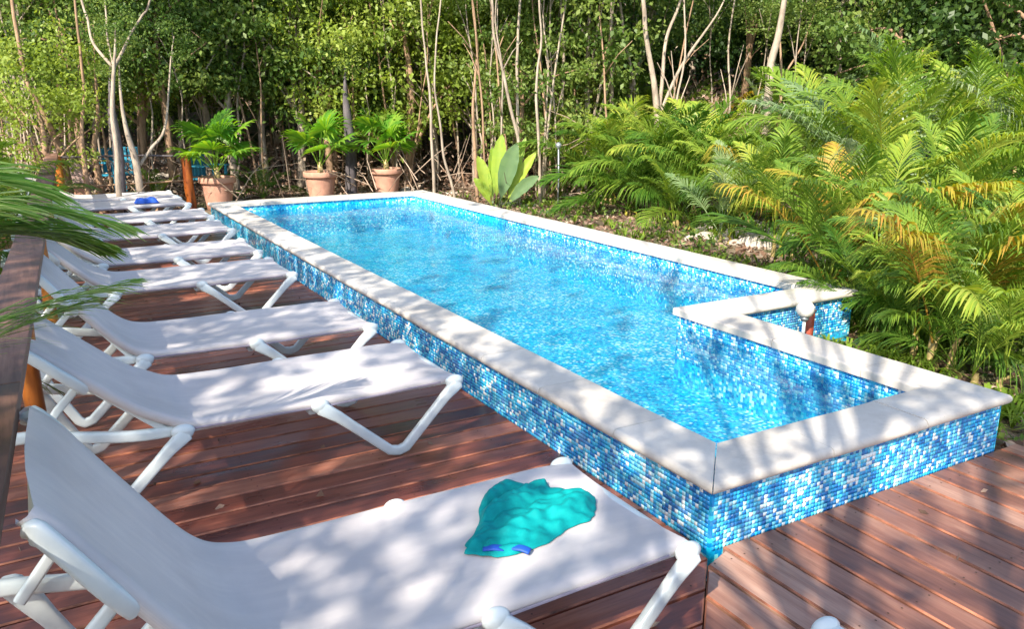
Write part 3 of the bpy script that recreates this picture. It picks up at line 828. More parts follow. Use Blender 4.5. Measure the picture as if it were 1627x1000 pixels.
def areca(x, y, h, nf, label, kinds='green', seed=0, stems=3, stemh=.35, spread=1.0, group=GP, name='palm_plant'):
    rg = random.Random(seed)
    z = ground_z(x, y); root = empty(name, (x, y, z), rg.uniform(0, 6.28)); tag(root, label, 'palm', group); h *= 1.06
    st = []
    for s in range(stems):
        a = 6.28 * s / stems + rg.random(); d = .0 if stems == 1 else rg.uniform(.05, .16) * spread
        hh = stemh * rg.uniform(.6, 1.1)
        o = link('stem', rg.choice(STEMS), root, (d * math.cos(a), d * math.sin(a), 0), (rg.uniform(-.12, .12), rg.uniform(-.12, .12), a), (1.0, 1.0, hh))
        st.append((d * math.cos(a), d * math.sin(a), hh * .93))
    nf = int(nf * (1.5 if (kinds == 'dark' or kinds[0] == 'dark') else .95))
    for i in range(nf):
        sx, sy, sh = st[i % len(st)]
        kk = kinds[i % len(kinds)] if isinstance(kinds, (list, tuple)) else kinds
        set_ = FR[kk]; t = (i / nf) ** .8; idx = min(len(set_) - 1, int(t * len(set_)))
        L = (h - sh) * (1.25 + .15 * t) * rg.uniform(.85, 1.12)
        o = link('frond', set_[idx], root, (sx, sy, sh * rg.uniform(.85, 1)), (rg.uniform(-.12, .12), rg.uniform(-.12, .12), i * 2.4 + rg.uniform(-.3, .3)), L)
    return root
PP = [  # px, py of the base on the ground, height, fronds, kinds, stems, stemh, label
 (1476, 580, 1.15, 13, ['green', 'green', 'green', 'orange', 'green'], 4, .34, 'yellow-green palm with pale orange stems right behind the pool coping'),
 (1560, 612, .75, 9, 'green', 2, .12, 'low young palm between the deck corner and the orange-stemmed palm'),
 (1620, 560, 1.1, 11, ['dark', 'green'], 3, .25, 'dark green palm at the right edge of the photo beside the pool'),
 (1412, 492, 1.2, 12, ['green', 'green', 'orange', 'green', 'green'], 4, .35, 'palm with drying amber fronds right of the red stub post'),
 (1385, 445, 1.15, 12, ['green', 'blue'], 3, .25, 'palm whose silvery-green frond hangs over the pool corner'),
 (1475, 460, 1.5, 13, ['green', 'green', 'dark'], 4, .5, 'bushy bright palm in the middle of the right planting'),
 (1585, 470, 1.25, 12, ['dark', 'green'], 3, .4, 'deep green palm in front of the black-stemmed arching frond'),
 (1240, 412, 1.25, 12, ['green', 'dark', 'green'], 3, .35, 'palm with a yellow stem base at the wide pool end'),
 (1400, 400, 1.95, 13, ['green', 'blue', 'green'], 4, .7, 'tallest palm with silvery arching fronds against the dark forest'),
 (1530, 392, 1.9, 15, ['green', 'green', 'dark'], 4, .7, 'bright green palm right of the tallest one'),
 (1640, 400, 1.9, 13, ['dark', 'blue', 'green'], 3, .7, 'palm at the right photo edge with a bluish arching frond'),
 (1180, 372, 1.3, 12, ['green', 'green', 'blue', 'green', 'green', 'green', 'orange', 'green', 'green', 'green', 'dark', 'green', 'green'], 3, .3, 'palm with a single amber hanging frond near pale rubble'),
 (1110, 352, 1.55, 13, ['dark', 'green'], 4, .3, 'dark bushy palm leaning over the far coping'),
 (1040, 338, 1.5, 14, ['dark', 'dark', 'green'], 4, .25, 'deepest green rounded palm clump beside the far coping'),
 (965, 326, 1.5, 13, ['dark', 'green'], 4, .25, 'green palm clump next to the slim garden light'),
 (1290, 345, 1.9, 14, ['green', 'blue', 'green'], 4, .6, 'yellow-green palm behind the rubble with broad drooping fronds'),
 (1215, 318, 1.7, 13, ['green', 'blue'], 3, .5, 'palm in front of the tall leaning pale trunk'),
 (1130, 306, 1.75, 13, ['green', 'green', 'orange', 'green', 'green'], 3, .5, 'palm with an orange crown heart below the brown brush bank'),
 (1050, 296, 1.9, 14, ['green', 'dark'], 4, .6, 'palm under the forked pale trunk'),
 (975, 290, 2.1, 14, ['green', 'green', 'blue'], 4, .7, 'tall yellow-green palm at the left end of the palm planting'),
 (1065, 345, 1.35, 13, ['green', 'dark', 'green'], 4, .2, 'fresh green palm between the deepest green clump and the bushy leaning one'),
 (930, 318, 1.15, 11, ['green', 'dark'], 3, .2, 'small upright palm touching the slim garden light'),
 (1150, 362, 1.4, 13, ['green', 'dark', 'green'], 3, .2, 'upright green palm just left of the amber-fronded palm'),
 (1375, 512, .8, 9, 'dark', 2, .08, 'spreading dark palm low beside the red stub post'),
 (1520, 590, .7, 9, ['dark', 'green'], 2, .08, 'spreading low palm near the outer corner of the front coping'),
 (1335, 470, 1.25, 13, ['dark', 'green', 'orange'], 2, .12, 'small palm with one amber frond above the end of the short coping arm'),
 (1590, 540, 1.0, 10, ['dark', 'green'], 3, .15, 'wide dark green palm low at the right edge beyond the deck corner'),
 (915, 286, 1.6, 11, ['green', 'dark'], 3, .5, 'slender palm behind the slim garden light'),
 (1400, 322, 1.8, 11, ['green', 'dark'], 4, .8, 'palm far back behind the tallest one'),
 (1500, 318, 1.7, 10, ['green', 'blue'], 3, .8, 'palm far back in the right planting before the dark tree'),
 (1600, 310, 1.6, 9, ['dark', 'green'], 3, .8, 'farthest palm at the right edge below the dark tree'),
 (1405, 535, .65, 10, ['dark', 'green'], 2, .10, 'low dark palm tucked against the outside of the right coping'),
 (1440, 560, .65, 10, ['green', 'dark'], 2, .12, 'low palm between the globe lamp and the orange-stemmed palm'),
 (1535, 560, 1.0, 12, ['green', 'orange'], 3, .2, 'palm with a few amber leaflets beyond the orange-stemmed palm'),
 (1150, 392, .95, 12, ['green', 'blue'], 2, .15, 'palm with soft grey-green fronds brushing the wide coping'),
 (1080, 368, .9, 12, ['dark', 'green'], 3, .15, 'low dense palm at the wide coping left of the amber-fronded one'),
 (1000, 345, 1.1, 12, 'dark', 3, .15, 'lowest dark palm at the coping left of the rounded clump'),
 (1300, 392, 1.2, 13, ['green', 'green', 'dark', 'green', 'orange'], 3, .3, 'golden-green palm just right of the limestone rubble'),
 (1345, 375, 1.9, 15, ['green', 'dark', 'green'], 4, .5, 'dense palm filling the middle distance left of the tallest one'),
 (1440, 350, 2.35, 12, ['blue', 'green'], 4, 1.0, 'highest palm, silvery fronds reaching over the dark tree'),
 (1590, 352, 1.75, 11, ['green', 'dark'], 4, .9, 'palm before the dark corner tree, reaching as high as its lowest branches'),
]
PP_DROP = set()
for i, (px, py, h, nf, kinds, stn, sth, lab) in enumerate(PP):
    if i in PP_DROP: continue
    P = onZ(px, py, -.05)
    while in_pool(P.x, P.y, .16) or (P.x < DX1 + .1 and P.y < 0): P.x += .06
    areca(P.x, P.y, h, nf, lab, kinds, 40 + i, stn, sth)

# potted plants behind the pool
def pot(x, y, label, plant, plabel, seed):
    z = ground_z(x, y)
    r = empty('plant_pot', (x, y, z), seed); tag(r, label, 'plant pot', 'terracotta pots behind the pool')
    prof = [(.17, 0), (.19, .01), (.205, .12), (.235, .30), (.25, .42), (.252, .43), (.285, .435), (.292, .45), (.292, .52), (.282, .532), (.262, .53), (.255, .50), (.25, .47)]
    V = []; F = []; n_ = 32
    for rr, zz in prof:
        for k in range(n_):
            th = 2 * math.pi * k / n_; V.append((rr * math.cos(th), rr * math.sin(th), zz))
    for j in range(len(prof) - 1):
        for k in range(n_): F.append((j * n_ + k, j * n_ + (k + 1) % n_, (j + 1) * n_ + (k + 1) % n_, (j + 1) * n_ + k))
    link('pot_body', np_mesh('pot_body', np.array(V), np.array(F), M['terracotta'], smooth=True), r)
    bm = bmesh.new(); bmesh.ops.create_circle(bm, cap_ends=True, radius=.252, segments=28)
    for v in bm.verts: v.co.z = .475
    link('soil', bm_mesh('soil', bm, M['soil']), r)
    # the plant growing in it
    rg = random.Random(seed * 5 + 1)
    t = empty('potted_palm', (x, y, z + .47)); tag(t, plabel, 'potted palm', 'palms in the terracotta pots')
    bm = bmesh.new()
    tube(bm, [(0, 0, -.05), (.01, 0, .1), (.0, .01, .22)], [.06, .05, .035], 10); link('stem', bm_mesh('stem', bm, M['petiole_o'], True), t)
    for i in range(plant):
        a = i * 2.399 + rg.random() * .5; tt = i / plant
        el = R(84 - 50 * tt) ; L = rg.uniform(.50, .72) * (1.15 if tt < .5 else .9)
        V, F, A = fan_leaf(L, rg.uniform(.44, .56), el, rg.randint(0, 999))
        link('fan_leaf', np_mesh('fan_leaf', V, F, M['fan'], A), t, (0, 0, .12), (0, 0, a))
def fan_leaf(L, R0, el, seed):
    """petiole then a pleated fan"""
    rg = random.Random(seed); V, F, A = [], [], []
    d = Vector((math.cos(el), 0, math.sin(el)))
    C = [d * (L * k / 5) + Vector((0, 0, -.05 * (k / 5) ** 2)) for k in range(6)]
    for j, p in enumerate(C):
        for q in range(3):
            th = 2 * math.pi * q / 3; V.append(tuple(p + Vector((0, math.cos(th), math.sin(th))) * .011))
    for j in range(5):
        for q in range(3): F.append((j * 3 + q, j * 3 + (q + 1) % 3, (j + 1) * 3 + (q + 1) % 3, (j + 1) * 3 + q)); A.append(.9)
    hub = C[-1]; pe = el - R(25); fx = Vector((math.cos(pe), 0, math.sin(pe))); side = Vector((0, 1, 0)); up = side.cross(fx) * -1
    ns = 17
    for k in range(ns):
        th = R(-112 + 224 * k / (ns - 1)) + rg.uniform(-.03, .03); dr = fx * math.cos(th) + side * math.sin(th)
        wv = (side * math.cos(th) - fx * math.sin(th)); LL = R0 * (1 - .22 * abs(th) / 2) * rg.uniform(.92, 1.05); a = rg.random()
        i = len(V); dn = Vector((0, 0, -1))
        w1 = .030; w2 = .020
        pts = [hub, hub + dr * LL * .5 + dn * LL * .02, hub + dr * LL * .8 + dn * LL * .10, hub + dr * LL + dn * LL * .24]
        V.extend([tuple(pts[0]), tuple(pts[0] + wv * .004), tuple(pts[1] - wv * w1 - up * .012), tuple(pts[1] + wv * w1 + up * .012), tuple(pts[2] - wv * w2), tuple(pts[2] + wv * w2), tuple(pts[3] - wv * .002), tuple(pts[3] + wv * .002)])
        F.extend([(i, i + 1, i + 3, i + 2), (i + 2, i + 3, i + 5, i + 4), (i + 4, i + 5, i + 7, i + 6)]); A.extend([a] * 3)
    return np.array(V), np.array(F), np.array(A)
M['fan'] = mat_leaf('fan_palm_leaf', [(0, (.05, .17, .02)), (.5, (.12, .30, .035)), (1, (.28, .42, .05))], .5, .35, .3)
pot(.47 * 12 / 11 - .02, 12.0, 'leftmost terracotta pot, close to the orange log post', 13, 'bushiest potted palm with wide bright green fans, next to the orange log post', 1)
pot(2.22, 12.05, 'middle terracotta pot behind the far pool edge', 9, 'potted palm with upright fans in the middle terracotta pot', 2)
pot(3.45, 12.1, 'rightmost terracotta pot at the far pool corner', 10, 'potted palm with drooping fans in the rightmost terracotta pot', 3)

# paddle-leaved plant
M['paddle'] = mat_leaf('paddle_leaf', [(0, (.13, .22, .11)), (.35, (.18, .28, .12)), (.6, (.22, .36, .05)), (1, (.36, .46, .06))], .4, .35, .0)
bpnt = onZ(795, 326, 0); bpnt = onD(792, 320, 13.6)
ban = empty('banana_plant', (bpnt.x, bpnt.y, ground_z(bpnt.x, bpnt.y))); tag(ban, 'low banana-like plant with broad upright paddle leaves beyond the far coping', 'plant')
rvec = Vector((math.cos(YAW), -math.sin(YAW), 0)); fvec = Vector((math.sin(YAW), math.cos(YAW), 0))
for (lx, lz, wd_, tone, dy, bx) in ((-.34, .85, .10, .85, .1, -.1), (.06, 1.20, .12, .8, .15, -.05), (.30, 1.06, .15, .1, -.1, .0), (.62, .92, .09, .95, .05, .08), (.66, .55, .10, .15, -.2, .1), (-.40, .50, .08, .75, 0, -.1), (.45, 1.15, .08, .7, .2, .12), (-.1, 1.0, .08, .6, .2, -.1)):
    ax0 = rvec * bx; tip = rvec * lx + fvec * dy + Vector((0, 0, lz)); V, F, A = [], [], []
    nrm = (-fvec + Vector((0, 0, .3)) + rvec * (.25 if lx < 0 else -.2)).normalized(); dirv = (tip - ax0).normalized(); sd = dirv.cross(nrm).normalized()
    N = 14
    for k in range(N + 1):
        t_ = k / N; p = ax0.lerp(tip, t_) + Vector((0, 0, .06 * math.sin(math.pi * t_)))
        wv = wd_ * (0.06 if t_ < .2 else math.sin(math.pi * min(1, (t_ - .2) / .8 * .93 + .07)) ** .7)
        for s in (-1, -.5, 0, .5, 1):
            rip = .020 * math.sin(k * 2.3 + s * 3) * abs(s)
            V.append(tuple(p + sd * wv * s - nrm * (-abs(s) * wv * .35 + rip)))
    for k in range(N):
        for j in range(4): F.append((k * 5 + j, k * 5 + j + 1, k * 5 + j + 6, k * 5 + j + 5)); A.append(min(1, max(0, tone + random.uniform(-.08, .08))))
    link('paddle_leaf', np_mesh('paddle_leaf', np.array(V), np.array(F), M['paddle'], A, True), ban)

# ------------------------------------------------------------------ foreground palms at the left, leaning over the railing
def lone_frond(curve, parent, nl, llen, lw, mat, seed, **kw):
    v, f, a = frond([Vector(c) - parent.location for c in curve], nl, llen, lw, 0, seed=seed, **kw)
    return link('frond', np_mesh('frond', v, f, M[mat], a), parent)
fp = empty('palm_plant', (-3.15, .3, -.1)); tag(fp, 'dark green palm leaning in over the railing from the left edge, closest to the camera', 'palm')
bm = bmesh.new(); tube(bm, smooth_path([(0, 0, -.1), (.02, 0, .35), (.04, .02, .75)], 5), .05, 10); link('stem', bm_mesh('stem', bm, M['petiole'], True), fp)
b0 = (-3.11, .32, .65)
M['near_frond'] = mat_leaf('near_frond_leaf', [(0, (.12, .30, .05)), (.4, (.28, .50, .12)), (.75, (.48, .64, .22)), (1, (.68, .72, .34))], .4, .4, .0)
FK = dict(sweep_ang=R(30), droop=.22, tipf=.15, start=.38, rach=.008, v_up=.06)
for i, (pts, nl, ll, lw, mt) in enumerate((
    ([(-2.90, .30, 1.05), (-2.60, .36, 1.36), (-2.38, .42, 1.47), (-2.15, .48, 1.46), (-1.90, .55, 1.38)], 42, .34, .0150, 'near_frond'),
    ([(-2.92, .28, 1.00), (-2.66, .33, 1.27), (-2.42, .38, 1.38), (-2.20, .44, 1.40), (-1.98, .52, 1.33)], 52, .34, .0135, 'palm_dark'),
    ([(-2.94, .26, 1.00), (-2.72, .24, 1.30), (-2.50, .22, 1.46), (-2.32, .22, 1.50), (-2.16, .24, 1.48)], 46, .30, .0105, 'near_frond'),
    ([(-2.92, .34, .82), (-2.64, .40, 1.00), (-2.40, .44, 1.11), (-2.15, .48, 1.18), (-1.90, .54, 1.215)], 48, .30, .0145, 'near_frond'),
    ([(-2.92, .34, .78), (-2.66, .40, .94), (-2.42, .44, 1.05), (-2.20, .48, 1.13), (-2.03, .52, 1.17)], 44, .28, .0145, 'near_frond'),
    ([(-2.94, .26, 1.05), (-2.70, .30, 1.38), (-2.48, .34, 1.52), (-2.28, .38, 1.55), (-2.10, .42, 1.51)], 42, .34, .0150, 'near_frond'),
    ([(-2.92, .32, 1.00), (-2.66, .38, 1.30), (-2.42, .44, 1.42), (-2.18, .50, 1.41), (-1.96, .56, 1.33)], 44, .32, .0150, 'near_frond'),
    ([(-3.15, .35, 1.1), (-3.1, .4, 1.6), (-2.85, .45, 1.93), (-2.6, .5, 2.02), (-2.4, .55, 2.0)], 40, .34, .015, 'palm_dark'))):
    lone_frond([b0] + pts, fp, nl, ll, lw, mt, 3 + i, **FK)
fp2 = empty('palm_plant', (-2.95, 2.3, -.1)); tag(fp2, 'low palm behind the railing sending one small frond under its top board', 'palm')
bm = bmesh.new(); tube(bm, [(0, 0, -.1), (0, 0, .15), (0, 0, .35)], .04, 10); link('stem', bm_mesh('stem', bm, M['petiole'], True), fp2)
b1 = (-2.95, 2.3, .22)
lone_frond([b1, (-2.75, 2.1, .5), (-2.5, 1.95, .62), (-2.25, 1.85, .58), (-2.12, 1.8, .50)], fp2, 26, .16, .014, 'palm', 11, sweep_ang=R(28), droop=.2, start=.4, rach=.007, v_up=0)
for k, a in enumerate((2.2, 3.0, 3.9, 4.8, 1.3)):
    e = Vector((math.cos(a), math.sin(a), 0)); lone_frond([b1, Vector(b1) + e * .2 + Vector((0, 0, .35)), Vector(b1) + e * .55 + Vector((0, 0, .5)), Vector(b1) + e * .9 + Vector((0, 0, .35))], fp2, 26, .26, .018, 'palm', 20 + k, start=.3)
PB = [(-2.86, 4.6, 1.15, 10, ['dark', 'green'], 'dark green palm whose fronds reach over the railing beside the fourth lounger'), (-2.72, 7.3, 1.25, 11, ['dark', 'green'], 'dark green palm leaning over the far half of the railing'), (-2.45, 10.3, 1.1, 9, ['dark', 'green'], 'green palm at the far left end of the railing'), (-3.3, 5.2, 1.3, 11, ['dark', 'green'], 'dark palm outside the railing seen behind the near fronds'), (-3.2, 8.2, 1.5, 12, ['dark', 'green'], 'broad dark palm outside the railing towards the brown trunks'), (-3.6, 3.4, 1.0, 10, ['green', 'dark'], 'yellow-green palm outside the railing at the left edge')]
for i, (x, y, h, nf, kd, lab) in enumerate(PB): areca(x, y, h, nf, lab, kd, 80 + i, 3, .3, group='palms outside the railing', spread=.5)
P = onZ(455, 320, 0)
areca(1.35, 12.6, .62, 8, 'small dark palm on the ground between the left and middle pots', 'dark', 91, 1, .08, group='palms behind the pool')
areca(-.35, 12.9, .55, 7, 'small green palm on the ground left of the orange log post', ['green', 'dark'], 92, 1, .08, group='palms behind the pool')

# ------------------------------------------------------------------ trees
def leaf_verts(C, Dn, size, aspect, fold=.18):
    """C centres (N,3), Dn leaf directions, random roll: one folded quad each"""
    N = len(C); r = RNG.normal(size=(N, 3)); s = np.cross(Dn, r); s /= np.linalg.norm(s, axis=1, keepdims=True) + 1e-9
    up = np.cross(s, Dn); L = (size * RNG.uniform(.7, 1.25, N))[:, None]; Wd = L * aspect * .5
    b = C - Dn * L * .5; t = C + Dn * L * .5; m1 = C + s * Wd + up * L * fold * .4 - Dn * L * .06; m2 = C - s * Wd + up * L * fold * .4 - Dn * L * .06
    V = np.stack([b, m1, t, m2], 1).reshape(-1, 3); F = np.arange(N * 4).reshape(-1, 4)
    return V, F
def unit(a): return a / (np.linalg.norm(a, axis=-1, keepdims=True) + 1e-9)
def crown_mesh(name, mat, rx, rz, ncl, per, leaf, seed, cr=.30, hollow=.35, droop=.5):
    global RNG
    RNG = np.random.default_rng(seed)
    d = unit(RNG.normal(size=(ncl, 3))); rad = (hollow + (1 - hollow) * RNG.random(ncl) ** .7)[:, None]
    cc = d * rad * np.array([rx, rx, rz]); cc *= (1 + .22 * np.sin(d[:, :1] * 5 + seed) * np.cos(d[:, 1:2] * 4 + seed * 2))
    C = np.repeat(cc, per, 0) + RNG.normal(size=(ncl * per, 3)) * np.array([cr, cr, cr * .6]) * RNG.uniform(.5, 1.2, (ncl * per, 1))
    Dn = unit(unit(C - np.repeat(cc, per, 0)) * .6 + RNG.normal(size=C.shape) * .6 + np.array([0, 0, -droop]))
    V, F = leaf_verts(C, Dn, leaf, .55)
    tone = np.repeat(RNG.random(ncl) * .65, per) + RNG.random(ncl * per) * .35
    return np_mesh(name, V, F, M[mat], tone), cc
CR = {}
def mk(key, *a):
    CR[key] = crown_mesh('crown', *a)
for i in range(5): mk('mid%d' % i, 'leaf', 1.35, 1.5, 58, 90, .105, 100 + i, .23)
for i in range(3): mk('light%d' % i, 'leaf_light', 1.4, 1.7, 78, 85, .09, 200 + i, .22)
for i in range(3): mk('dark%d' % i, 'leaf_dark', 1.6, 1.8, 72, 85, .115, 300 + i, .27)
for i in range(3): mk('thin%d' % i, 'leaf', .8, 1.1, 26, 40, .10, 400 + i, .22)
def limb_mesh(name, paths, mat):
    bm = bmesh.new()
    for pts, rr in paths: tube(bm, pts, rr, 8)
    return bm_mesh(name, bm, M[mat], True)
def trunk_for(crown, h, r, mat, seed):
    """trunk with limbs reaching the clusters of that crown, crown centre at height h"""
    rg = random.Random(seed); cc = crown[1]; paths = []
    top = h + .5; sp = [Vector((0, 0, -.2)), Vector((rg.uniform(-.12, .12), rg.uniform(-.12, .12), h * .4)), Vector((rg.uniform(-.2, .2), rg.uniform(-.2, .2), h * .8)), Vector((0, 0, top))]
    C = smooth_path(sp, 5); paths.append((C, [r * (1.15 - .8 * k / (len(C) - 1)) for k in range(len(C))]))
    for k in range(9):
        c = Vector(cc[rg.randrange(len(cc))]) + Vector((0, 0, h)); i = rg.randrange(len(C) // 3, len(C) - 1); s = C[i]
        mid = s.lerp(c, .5) + Vector((rg.uniform(-.15, .15), rg.uniform(-.15, .15), .15)); q = smooth_path([s, mid, c], 4)
        paths.append((q, [r * .42 * (1 - .75 * j / (len(q) - 1)) for j in range(len(q))]))
    return limb_mesh('trunk', paths, mat)
TM = {}
for i, (k, c) in enumerate(CR.items()):
    if k.startswith('thin'): TM[k] = trunk_for(c, 3.4, .035, 'bark_pale', i)
    else: TM[k] = trunk_for(c, 2.9, .075, 'bark_tan' if i % 2 else 'bark_pale', i)
CH = {k: (3.4 if k.startswith('thin') else 2.9) for k in CR}
def tree(x, y, key, sc, zoff, label, group, seed, cat='tree', name='tree'):
    rg = random.Random(seed)
    t = empty(name, (x, y, ground_z(x, y) + zoff), rg.uniform(0, 6.28)); tag(t, label, cat, group)
    t.scale = (sc, sc, sc)
    link('trunk', TM[key], t); link('crown', CR[key][0], t, (0, 0, CH[key]))
    return t
GF = 'trees of the jungle edge'
MARKS = [(-60, 'outside the left edge of the photo'), (60, 'behind the pointed wooden shelter'), (190, 'behind the forked pale tree'), (300, 'above the orange log post'), (400, 'above the left terracotta pot'),
 (520, 'above the middle terracotta pot'), (610, 'above the right terracotta pot'), (700, 'over the far pool corner'), (790, 'above the banana-like plant'), (880, 'above the slim garden light'),
 (980, 'left of the three-limbed pale tree'), (1060, 'behind the three-limbed pale tree'), (1150, 'above the brown brush bank'), (1240, 'behind the tall bending trunk'), (1340, 'right of the tall bending trunk'),
 (1440, 'above the highest palm'), (1540, 'left of the dark corner tree'), (1640, 'in the upper right corner of the photo'), (1760, 'beyond the right edge of the photo')]
USED = set()
def mark(px, ri):
    for _, t in sorted((abs(px - m), t) for m, t in MARKS):
        if (ri, t) not in USED: USED.add((ri, t)); return t
    return MARKS[0][1]
rows = [  # distance, step in px, scale range, sink, kinds, label
 (15.6, 125, (.80, 1.0), -.35, ['mid0', 'mid1', 'mid2', 'mid3', 'mid4'], 'leafy front-row jungle tree'),
 (18.6, 105, (1.0, 1.25), -.6, ['mid1', 'dark0', 'mid3', 'mid0', 'mid2', 'dark1'], 'leafy tree in the second row'),
 (22.5, 95, (1.25, 1.6), -1.0, ['dark0', 'mid4', 'dark1', 'mid2', 'dark2'], 'large tree in the third row'),
 (28.0, 75, (1.5, 2.1), -1.6, ['dark2', 'mid0', 'dark0', 'mid3', 'dark1'], 'large dim tree at the back of the jungle'),
]
tn = 0
for ri, (dist, step, scr, sink, kinds, lab) in enumerate(rows):
    px = -130 + ri * 37
    while px < 1780:
        rg = random.Random(tn * 31 + 5); u = px_az(px + rg.uniform(-25, 25)); d = dist + rg.uniform(-1.1, 1.1) + (1.7 if px < 780 and ri < 2 else 0)
        P = CAMP + u * d; tn += 1
        skip = False
        if ri == 0 and (950 < px < 1330 or 600 < px < 730): skip = True
        if ri == 1 and 1040 < px < 1290: skip = True
        if not skip:
            lb = lab if ri == 3 else lab + ' ' + mark(px, ri)
            tree(P.x, P.y, kinds[tn % len(kinds)], rg.uniform(*scr), sink + rg.uniform(-.25, .35) + (.35 if px < 430 and ri < 2 else 0), lb, GF + ', row %s' % ('front', 'second', 'third', 'back')[ri], tn)
        px += step * rg.uniform(.85, 1.15)
for i, (px, d, z, sc, k, lab) in enumerate(((110, 15.4, .3, .78, 'mid1', 'leafy tree between the pointed shelter and the forked pale tree'), (262, 15.9, .5, .85, 'mid3', 'mid-green leafy tree right of the forked pale tree, crown above its fork'),
        (365, 16.2, .25, .9, 'mid0', 'leafy tree whose crown hangs right above the bushiest potted palm'), (470, 16.4, .2, .95, 'mid4', 'leafy tree between the left and middle pots'), (860, 16.2, .2, .85, 'light2', 'yellow-green tree behind the pale stems by the garden light'),
        (1010, 17.2, .8, .9, 'mid2', 'leafy crown seen above the left end of the palm planting'),
        (215, 16.4, .15, .95, 'light0', 'yellow-green crown between the fork of the pale tree and the orange log post'), (320, 17.0, .05, 1.0, 'light1', 'light crown over the gap between orange log post and left pot'),
        (415, 16.6, .0, .95, 'mid2', 'crown filling the top of the photo above the gap between left and middle pots'), (520, 16.3, .0, .95, 'light2', 'light crown directly above the middle pot'),
        (1180, 17.5, 1.3, 1.0, 'mid3', 'crown hanging over the brown brush bank left of the tall bending trunk'), (1330, 16.5, .7, .95, 'mid0', 'crown just right of the tall bending trunk'),
        (1470, 16.0, .6, .95, 'dark0', 'deep green crown behind the highest palm'))):
    P = CAMP + px_az(px) * d; tree(P.x, P.y, k, sc, z, lab, None, 600 + i)
# named, easily found trees
P = CAMP + px_az(640) * 16.5; tree(P.x, P.y, 'light0', 1.25, -1.0, 'light green small-leaved tree standing behind the two right pots', None, 501)
P = CAMP + px_az(585) * 17.4; tree(P.x, P.y, 'light2', .95, .1, 'light green tree rising between the middle and right pots', None, 506)
P = CAMP + px_az(690) * 17.0; tree(P.x, P.y, 'light1', 1.15, .3, 'tall light green tree filling the top centre of the photo', None, 507)
P = CAMP + px_az(755) * 16.8; tree(P.x, P.y, 'light1', .9, -.2, 'light green tree right of the brightest one, thin trunks before it', None, 502)
P = CAMP + px_az(45) * 14.2; tree(P.x, P.y, 'light2', .72, -.2, 'pale green tree at the left edge of the photo', None, 503)
P = CAMP + px_az(1600) * 14.5; tree(P.x, P.y, 'dark1', 1.05, .1, 'dark tree towering at the upper right corner', None, 504)
P = CAMP + px_az(1290) * 19; tree(P.x, P.y, 'dark2', 1.05, .5, 'dark green tree right behind the tall leaning pale trunk', None, 505)

# trunks that can be made out one by one; the crowns stand above the picture
def px_tree(name, dist, paths, mat, label, group=None, crown='thin0', csc=1.0):
    """paths: lists of (px, py, radius m); the first starts at the ground"""
    x0, y0, _ = paths[0][0]; b = onD(x0, y0, dist); gz = ground_z(b.x, b.y)
    root = empty(name, (b.x, b.y, gz)); tag(root, label, 'tree', group); allp = []
    tips = []
    for j, pa in enumerate(paths):
        pts = []
        for k, (x, y, r) in enumerate(pa):
            p = onD(x, y, dist + (.12 * k if j % 2 else -.05 * k)) - root.location; pts.append(p)
        rad = [r * (.8 if r < .055 else .92) for _, _, r in pa]
        if j == 0: pts.insert(0, Vector((pts[0].x, pts[0].y, -.25))); rad.insert(0, rad[0] * 1.15)
        if pa[-1][1] <= 5:                         # carry on above the picture
            d = (pts[-1] - pts[-2]).normalized(); d = (d + Vector((0, 0, .6))).normalized(); pts.append(pts[-1] + d * 1.2); pts.append(pts[-1] + (d + Vector((0, 0, .4))).normalized() * 1.0)
            rad += [rad[-1] * .8, rad[-1] * .5]; tips.append(pts[-1])
        else:
            d = (pts[-1] - pts[-2]).normalized(); pts.append(pts[-1] + d * .35 + Vector((.05, .03, .25))); rad[-1] *= .8; rad.append(.006); tips.append(pts[-1])
        N = 5; q = smooth_path(pts, N); rr = np.interp(np.linspace(0, len(pts) - 1, len(q)), range(len(pts)), rad)
        q = [p + Vector((.02 * noise.noise(p * 2.3), .02 * noise.noise(p * 2.3 + Vector((9, 0, 0))), 0)) for p in q]
        bm = bmesh.new(); tube(bm, q, list(rr), 9)
        link('trunk' if j == 0 else 'limb', bm_mesh('trunk', bm, M[mat], True), root)
    for k, tp in enumerate(tips[:2]): link('crown', CR[crown][0], root, tuple(tp), (0, 0, k * 2.0), csc if paths[0][-1][1] <= 5 or paths[k % len(paths)][-1][1] <= 5 else .42)
    return root
